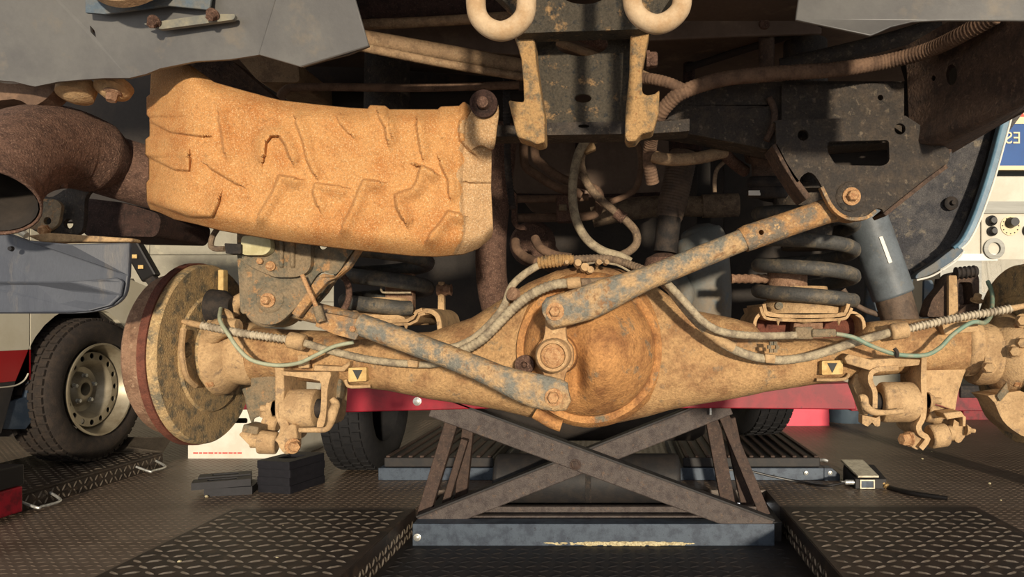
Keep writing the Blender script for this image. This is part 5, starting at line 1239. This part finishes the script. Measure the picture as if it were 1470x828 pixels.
add('sill_lip', plate(smooth_px([(1384, 358), (1376, 368), (1360, 380), (1336, 394), (1316, 400), (1318, 392), (1340, 378), (1358, 364), (1370, 355)], 3), 1.43, 0.03), 'body_blue_dusty', bw, smooth=0, bevel=0.003)
add('sill_bead', tube([P(x, y, 1.428) for x, y in ((1384, 360), (1376, 371), (1360, 383), (1338, 396), (1316, 402))], S(1.5, 1.31), n=6), 'white_print', bw)
ib = thing('inner_wing', 'blue-grey inner wing panel behind the shock absorber', 'body panel', P(1290, 450, 1.6))
add('panel', plate([(1250, 330), (1300, 345), (1340, 352), (1372, 346), (1372, 366), (1340, 376), (1312, 396), (1312, 400), (1310, 470), (1240, 470)], 1.57, 0.02), 'body_blue_dusty', ib, smooth=0, bevel=0.004)
add('stiffener', plate(rounded([(1268, 344), (1305, 352), (1310, 380), (1280, 372)], 4), 1.555, 0.015), 'body_blue', ib, smooth=0, bevel=0.004)
add('patch', plate(rounded([(1303, 350), (1334, 350), (1330, 372), (1304, 366)], 5), 1.55, 0.01), 'dust_tan', ib, smooth=0, bevel=0.004)
add('hook_strip', plate(rounded([(1327, 402), (1338, 402), (1344, 420), (1344, 440), (1338, 456), (1326, 456)], 2), 1.55, 0.01), 'body_blue_dusty', ib, smooth=0, bevel=0.002)
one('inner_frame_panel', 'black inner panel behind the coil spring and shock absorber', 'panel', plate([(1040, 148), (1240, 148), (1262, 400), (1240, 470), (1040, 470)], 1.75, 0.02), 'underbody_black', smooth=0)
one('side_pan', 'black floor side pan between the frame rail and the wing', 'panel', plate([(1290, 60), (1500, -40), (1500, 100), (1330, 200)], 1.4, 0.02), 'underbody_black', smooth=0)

# ---------------------------------------------------------------- pipes, hoses and wires
def hose(name, label, cat, pts, r, m, Y=None, ribs=None, **k):
    return one(name, label, cat, tube([P(p[0], p[1], p[2] if len(p) > 2 else Y) for p in pts], S(r, Y or pts[0][2]), n=12, ribs=ribs), m, **k)
tk = thing('fuel_tank', 'brown fuel tank underside behind the looped brake hoses', 'tank', P(850, 280, 1.85))
add('tank_shell', plate(rounded([(735, 150), (960, 150), (960, 275), (930, 284), (790, 282), (735, 275)], 12), 1.85, 0.35), 'pan_brown', tk, smooth=30, bevel=0.03, seg=3)
add('seam', tube([P(740, 280, 1.84), P(850, 281, 1.84), P(955, 278, 1.84)], S(2.5, 1.84), n=8), 'exhaust_dark', tk)
add('strap', plate([(826, 150), (840, 150), (840, 284), (826, 284)], 1.842, 0.01), 'exhaust_dark', tk, smooth=0)
fp = thing('fuel_pipe', 'pair of bent dusty fuel pipes below the hitch bracket', 'pipe', P(800, 280, 1.45))
add('pipe', tube([P(752, 170, 1.45), P(752, 225, 1.45), P(756, 240, 1.45), P(772, 252, 1.45), P(800, 269, 1.45), P(825, 275, 1.45), P(836, 280, 1.45)], S(6.5, 1.45), n=12), 'hose_ribbed', fp)
add('pipe', tube([P(768, 170, 1.47), P(768, 220, 1.47), P(776, 234, 1.47), P(806, 256, 1.47), P(840, 266, 1.47), P(856, 273, 1.47), P(861, 284, 1.47), P(858, 302, 1.47), P(845, 310, 1.47), P(800, 312, 1.47), P(735, 313, 1.47)], S(6.5, 1.47), n=12), 'hose_ribbed', fp)
add('pipe', tube([P(735, 286, 1.47), P(800, 285, 1.47), P(845, 283, 1.47)], S(5.5, 1.47), n=12), 'hose_ribbed', fp)
cl = add('clamp', box2(P(798, 318, 1.45), P(822, 279, 1.45) + V((0, 0.03, 0))), 'exhaust_brown', fp, smooth=0, bevel=0.004)
add('clamp_screw', box(P(808, 298, 1.448), (0.016, 0.01, 0.012)), 'bracket_grey', cl, smooth=0, bevel=0.002)
add('end_bracket', plate(smooth_px([(734, 276), (741, 278), (742, 320), (752, 322), (754, 330), (740, 328), (734, 318)], 2), 1.44, 0.02), 'exhaust_brown', fp, smooth=0, bevel=0.002)
hose('brake_hose', 'dusty brake hose hanging in a long loop below the hitch bracket, nearer of two', 'hose', [(850, 192), (833, 215), (824, 250), (822, 285), (828, 318), (843, 344), (865, 360), (890, 368), (905, 376)], 6.5, 'cable_grey', Y=1.38)
hose('brake_hose', 'ribbed brake hose curling back in a hook behind the long hose loop', 'hose', [(890, 192), (862, 197), (843, 208), (834, 228), (838, 252), (852, 276), (876, 298), (898, 316), (912, 332), (914, 348), (904, 360), (888, 368)], 6, 'hose_dusty', Y=1.41)
one('hose_clip', 'dusty tan clip at the top of the looped hoses', 'clip', box(P(846, 213, 1.40), (0.024, 0.02, 0.016), Matrix.Rotation(-0.4, 3, 'Y')), 'dust_tan', smooth=0, bevel=0.004)
one('hose_union', 'small dirty union fitting partway along the hooked brake hose', 'fitting', tube([P(884, 305, 1.4), P(896, 314, 1.4)], S(8.5, 1.4), n=10), 'exhaust_brown')
hose('vent_pipe', 'thin dusty vent pipe beside the looped hoses', 'pipe', [(908, 195), (918, 215), (920, 240), (914, 268), (900, 280), (876, 290)], 4.5, 'hose_ribbed', Y=1.5)
hose('wiring_conduit', 'thick ribbed brown conduit sweeping along the frame crossmember', 'conduit', [(937, 262, 1.2), (932, 232, 1.18), (935, 200, 1.15), (944, 170, 1.10), (962, 146, 1.08), (985, 130, 1.07), (1040, 113, 1.07), (1120, 105, 1.07), (1200, 100, 1.07), (1270, 89, 1.07), (1330, 73, 1.03), (1380, 50, 0.97), (1430, 22, 0.92)], 9.5, 'hose_ribbed', ribs=(0.0055, 0.03))
hose('conduit_branch', 'short ribbed branch joining the thick brown conduit', 'conduit', [(915, 112, 1.1), (938, 114, 1.08), (962, 120, 1.07), (984, 130, 1.07)], 8, 'hose_ribbed', ribs=(0.0055, 0.03))
hose('cross_pipe', 'dusty straight pipe branching across from the conduit', 'pipe', [(936, 224, 1.17), (960, 229, 1.17), (1000, 227, 1.18), (1040, 218, 1.215)], 9, 'pipe_dusty')
hose('heater_pipe', 'pale grey-brown pipe lying across behind the vertical damper', 'pipe', [(850, 312, 1.65), (900, 302, 1.65), (950, 296, 1.65), (1000, 296, 1.65), (1012, 296, 1.65)], 15, 'hose_dusty')
hose('resonator', 'tapered dusty exhaust resonator behind the vertical damper', 'exhaust', [(1008, 296, 1.65), (1060, 294, 1.65)], 17, 'hose_dusty')
dm = thing('vertical_damper', 'damper with woven dark boot standing behind the differential', 'damper', P(955, 380, 1.48))
add('boot', tube([P(982, 218, 1.48), P(966, 290, 1.48), P(960, 315, 1.48)], [S(20, 1.48), S(21, 1.48), S(18, 1.48)], n=24, ribs=(0.006, 0.015)), 'shock_brown', dm)
add('sleeve', tube([P(961, 312, 1.475), P(955, 362, 1.475)], S(17, 1.475), n=24), 'rubber_dark', dm)
add('top_cup', lathe([(0, S(24, 1.48)), (0.02, S(26, 1.48)), (0.04, S(20, 1.48)), (0.06, S(14, 1.48))], P(984, 218, 1.48), (0.1, 0, 1), 24), 'exhaust_dark', dm)
add('top_rod', tube([P(985, 205, 1.48), V((P(990, 0, 1.48).x, 1.48, 1.33))], 0.012, n=10, smooth=False), 'exhaust_dark', dm)
add('base_cup', lathe([(0, S(30, 1.48)), (0.02, S(26, 1.48)), (0.03, S(12, 1.48))], P(953, 385, 1.48), (0, 0, 1), 24), 'exhaust_brown', dm)
dt = thing('charcoal_canister', 'grey-blue rounded canister behind the rising suspension link', 'canister', P(1008, 450, 1.62))
add('shell', tube([P(1010, 480, 1.62), P(1012, 420, 1.62), P(1008, 350, 1.62), P(1004, 330, 1.62), P(1002, 322, 1.62)], [S(38, 1.62), S(38, 1.62), S(37, 1.62), S(26, 1.62), S(4, 1.62)], n=32), 'tank_grey', dt)
add('mounting_strap', bar(P(1010, 400, 1.684), V((P(1010, 0, 1.684).x, 1.684, 1.33)), 0.03, 0.012), 'underbody_black', dt, smooth=0)
add('outlet', tube([P(974, 400, 1.58), P(985, 420, 1.56), P(980, 440, 1.55)], S(12, 1.56), n=16), 'tank_grey', dt)
one('exhaust_down_pipe', 'rusty brown upright exhaust pipe at the edge of the heat shield', 'exhaust pipe', tube([P(722, 180, 1.42), P(716, 240, 1.42), P(706, 330, 1.42), P(706, 400, 1.42), P(716, 450, 1.42), P(730, 480, 1.42)], S(22, 1.42), n=24), 'exhaust_brown')
one('rubber_hanger', 'black ribbed rubber hanger beside the upright exhaust pipe', 'hanger', tube([P(726, 30, 1.3), P(728, 196, 1.3), P(730, 250, 1.3), P(736, 300, 1.3)], S(5, 1.3), n=10, ribs=(0.006, 0.1)), 'rubber_dark')
one('gearbox_mount', 'dim brown casting behind the looped hoses', 'casting', lathe([(0, S(30, 1.6)), (0.05, S(34, 1.6)), (0.07, S(22, 1.6)), (0.07, 0)], P(760, 346, 1.62), (0.2, -1, 0.1), 24) if False else lathe([(0, S(20, 1.6)), (0.62, S(26, 1.6)), (0.66, S(34, 1.6)), (0.70, S(26, 1.6)), (0.71, 0)], P(760, 346, 1.58) + V((0, 0.72, 0)), (0, -1, 0), 24), 'exhaust_brown')
hose('hooked_pipe', 'short brown hooked pipe at the back of the ribbed sleeve', 'pipe', [(740, 346, 1.42), (742, 358, 1.4), (756, 370, 1.38), (772, 376, 1.34)], 6.5, 'hose_ribbed')
hose('hooked_pipe', 'short brown hooked pipe dipping behind the ribbed sleeve', 'pipe', [(768, 342, 1.45), (776, 356, 1.43), (796, 366, 1.42), (820, 370, 1.42)], 6.5, 'hose_ribbed')
hn = thing('axle_harness', 'wiring harness arching over the differential in a ribbed tan sleeve', 'harness', P(850, 400, 1.28))
add('ribbed_sleeve', tube([P(774, 377, 1.27), P(800, 374, 1.265), P(824, 372, 1.265)], [S(8.5, 1.27), S(9, 1.27), S(6.5, 1.27)], n=14, ribs=(0.006, 0.08)), 'hitch_flange', hn)
add('sleeve_tail', tube([P(822, 372, 1.265), P(870, 371, 1.26), P(905, 380, 1.25), P(935, 393, 1.22), P(965, 418, 1.18)], S(5.5, 1.26), n=12, ribs=(0.006, 0.06)), 'hose_dusty', hn)
add('side_cable', tube([P(776, 379, 1.27), P(752, 394, 1.26), P(734, 412, 1.25), P(724, 438, 1.24), P(706, 462, 1.23), P(676, 488, 1.22), P(640, 500, 1.22), P(600, 494, 1.225)], S(5.5, 1.25), n=12), 'cable_grey', hn)
add('bracket_bits', join(*[lathe([(0, S(r, 1.26)), (0.01, S(r, 1.26))], P(x, y - 3, 1.232), (0.3, -1, 0.2), 10) for x, y, r in ((828, 382, 5), (838, 388, 6), (846, 392, 5), (858, 381, 4), (869, 381, 3.5), (812, 381, 3))]), 'dust_tan', hn, kind='stuff')
add('wire_stay', tube([P(838, 379, 1.255), P(860, 377, 1.255), P(885, 380, 1.25), P(905, 390, 1.24)], S(1.6, 1.25), n=6), 'cable_grey', hn)
bh = thing('breather_hose', 'ribbed pale hose curving down over the front of the differential', 'hose', P(740, 450, 1.2))
add('hose_run', tube([P(816, 406, 1.17), P(790, 410, 1.17), P(760, 424, 1.175), (P(735, 444, 1.18)), P(712, 468, 1.185), P(688, 490, 1.19), P(655, 508, 1.20)], S(7, 1.18), n=12, ribs=(0.007, 0.05)), 'cable_grey', bh)
add('coupling', tube([P(814, 407, 1.168), P(834, 405, 1.168)], S(8.5, 1.168), n=12, smooth=False), 'dust_tan', bh, bevel=0.002)
add('hose_tail', tube([P(834, 405, 1.17), P(860, 404, 1.175), P(900, 402, 1.185)], S(6, 1.17), n=10), 'hose_dusty', bh)
add('hose_clip', lathe([(-0.004, S(10, 1.2)), (0.004, S(10, 1.2)), (0.006, S(5, 1.2)), (0.006, 0)], P(737, 422, 1.215), (-0.6, -1, 0.2), 16), 'drum_rust', bh)
rh = thing('brake_cable', 'long brake cable sagging along the axle below the shock absorber', 'cable', P(1110, 515, 1.2))
add('cable_run', tube([P(958, 408, 1.16), P(975, 432, 1.165), P(1005, 466, 1.175), P(1050, 500, 1.19), P(1105, 516, 1.21), P(1160, 512, 1.22), P(1225, 492, 1.225), P(1282, 476, 1.225)], S(6.5, 1.2), n=12, ribs=(0.008, 0.02)), 'cable_grey', rh)
add('sleeve', tube([P(1012, 472, 1.177), P(1034, 489, 1.185), P(1052, 499, 1.19)], S(8, 1.18), n=12), 'dust_tan', rh)
add('strap', plate([(1098, 508), (1114, 509), (1113, 522), (1099, 521)], 1.198, 0.022), 'dust_tan', rh, smooth=0, bevel=0.002)
add('end_block', tube([P(1278, 477, 1.222), P(1303, 473, 1.222)], S(12, 1.22), n=14, smooth=False), 'dust_tan', rh, bevel=0.003)
add('pale_coil', tube([P(1303, 472, 1.222), P(1330, 466, 1.222), P(1370, 457, 1.22), P(1440, 445, 1.215), P(1452, 443, 1.215)], S(5.5, 1.22), n=12, ribs=(0.0062, 0.16)), 'coil_pale', rh)
add('cable_tip', tube([P(1450, 443, 1.215), P(1480, 437, 1.215)], [S(5, 1.2), S(3.5, 1.2)], n=10), 'dust_tan', rh)
sc_ = thing('sensor_cable', 'grey sensor cable with square plug and green wire below the shock absorber', 'cable', P(1170, 490, 1.19))
add('grey_lead', tube([P(950, 398, 1.138), P(980, 430, 1.140), P(1010, 462, 1.146), P(1040, 477, 1.158), P(1090, 482, 1.18), P(1142, 481, 1.195)], S(5.5, 1.18), n=12, ribs=(0.008, 0.03)), 'cable_grey', sc_)
add('plug', join(box2(P(1142, 487, 1.195), P(1168, 469, 1.195) + V((0, 0.02, 0))), box2(P(1166, 484, 1.19), P(1201, 472, 1.19) + V((0, 0.024, 0)))), 'bracket_grey', sc_, smooth=0, bevel=0.003)
add('green_wire', tube([P(1200, 479, 1.195), P(1225, 484, 1.195), P(1250, 496, 1.195), P(1285, 508, 1.195), P(1325, 510, 1.195), P(1348, 500, 1.2), P(1368, 480, 1.2), P(1392, 464, 1.203), P(1404, 462, 1.205)], S(3.2, 1.2), n=10), 'wire_green', sc_)
add('green_tail', tube([P(1418, 404, 1.36), P(1424, 420, 1.34), P(1424, 440, 1.30), P(1421, 455, 1.255), P(1413, 463, 1.225), P(1403, 462, 1.205)], S(3.2, 1.3), n=10), 'wire_green', sc_)
add('wire_tie', tube([P(1284, 500, 1.19), P(1288, 506, 1.187), P(1287, 512, 1.19)], S(3, 1.19), n=8), 'rubber_dark', sc_)
add('hose_clamp', join(*[box(P(1110 + 6 * math.cos(a), 498 + 6 * math.sin(a), 1.195), (0.006, 0.006, 0.006)) for a in [k * PI / 3 for k in range(6)]]), 'bracket_grey', sc_, smooth=0)
lh = thing('brake_cable', 'brake cable with pale coil and grey lead below the stamped bracket', 'cable', P(430, 500, 1.2))
add('pale_coil', tube([P(290, 467, 1.21), P(320, 473, 1.21), P(360, 480, 1.205), P(412, 487, 1.205)], S(5.2, 1.21), n=12, ribs=(0.0062, 0.16)), 'coil_pale', lh)
add('coil_end', tube([P(262, 461, 1.21), P(275, 464, 1.21), P(292, 468, 1.21)], [S(3, 1.2), S(5, 1.2), S(5, 1.2)], n=10), 'dust_tan', lh)
add('end_block', tube([P(414, 487, 1.205), P(438, 492, 1.205)], S(12, 1.2), n=14, smooth=False), 'dust_tan', lh, bevel=0.003)
add('grey_lead', tube([P(437, 492, 1.205), P(470, 502, 1.205), P(520, 514, 1.205), P(560, 520, 1.205), P(588, 522, 1.205)], S(5.5, 1.2), n=12, ribs=(0.008, 0.03)), 'cable_grey', lh)
add('clip', plate([(584, 516), (600, 518), (599, 528), (585, 527)], 1.19, 0.02), 'dust_tan', lh, smooth=0, bevel=0.002)
add('lead_tail', tube([P(598, 523, 1.205), P(620, 523, 1.205), P(640, 520, 1.21)], S(5, 1.2), n=10), 'cable_grey', lh)
hose('sensor_wire', 'thin pale green wire sagging below the stamped bracket', 'wire', [(317, 443, 1.232), (316, 460, 1.195), (328, 480, 1.190), (342, 500, 1.19), (362, 517, 1.19), (395, 524, 1.19), (428, 521, 1.19), (455, 509, 1.19), (480, 497, 1.19), (508, 491, 1.195)], 2.8, 'wire_pale')
hose('brake_line', 'dark curved brake line rising beside the dusty spring', 'pipe', [(470, 460, 1.22), (490, 448, 1.22), (500, 430, 1.22), (500, 410, 1.22), (492, 396, 1.22), (480, 388, 1.22)], 4.5, 'exhaust_brown')
hose('spring_hose', 'thin grey hose dropping behind the coil spring beside the shock absorber', 'hose', [(1210, 415, 1.45), (1222, 432, 1.45), (1240, 444, 1.45), (1262, 452, 1.45)], 4, 'shock_brown')
hose('brake_servo_pipe', 'tan bent pipe beside the brake drum in front of the van', 'pipe', [(336, 456, 1.29), (334, 444, 1.29), (342, 432, 1.29), (360, 424, 1.31)], 9, 'dust_tan')
bs_ = thing('bump_stop', 'dark ribbed bump stop between the conduit and the triangular bracket', 'bump stop', P(1120, 275, 1.35))
add('upper_ring', lathe([(-0.012, S(32, 1.27)), (0, S(37, 1.27)), (0.012, S(32, 1.27)), (0, S(25, 1.27)), (-0.012, S(32, 1.27))], P(1104, 226, 1.27), (0.1, -0.35, 1), 28), 'chassis_brown', bs_)
for y in (262, 276):
    add('rubber_fold', lathe([(-0.010, S(27, 1.27)), (0, S(31, 1.27)), (0.010, S(27, 1.27))], P(1102, y, 1.27), (0, -0.15, 1), 30), 'rubber_dark', bs_, bevel=0.003)
add('pale_tag', box(P(1083, 277, 1.241), (0.02, 0.003, 0.008)), 'white_print', bs_, smooth=0)
add('collar', lathe([(0, S(22, 1.27)), (0.05, S(24, 1.27))], P(1102, 258, 1.27), (0, 0, 1), 26), 'chassis_brown', bs_)
add('stem', tube([P(1102, 258, 1.29), V((P(1102, 0, 1.29).x, 1.302, 1.325))], 0.014, n=14, smooth=False), 'chassis_brown', bs_)
hose('hook_rod', 'thin hooked rod hanging beside the bump stop', 'rod', [(1026, 276, 1.25), (1026, 258, 1.25), (1030, 242, 1.25), (1044, 229, 1.248)], 3, 'hose_dusty')
hose('valve_stub', 'short slanting stub pipe beside the bump stop', 'pipe', [(1038, 219, 1.222), (1056, 236, 1.27), (1070, 246, 1.29)], 9, 'exhaust_brown')
hose('floor_seam', 'dark folded floor seam above the conduit', 'panel seam', [(985, 98, 1.45), (1060, 74, 1.4), (1150, 45, 1.3), (1200, 25, 1.25)], 5, 'body_pan')
hose('floor_swage', 'dark rounded floor swage beside the thick conduit', 'panel seam', [(1120, 96, 1.3), (1200, 78, 1.28), (1280, 58, 1.26), (1350, 36, 1.24)], 12, 'chassis_dark')
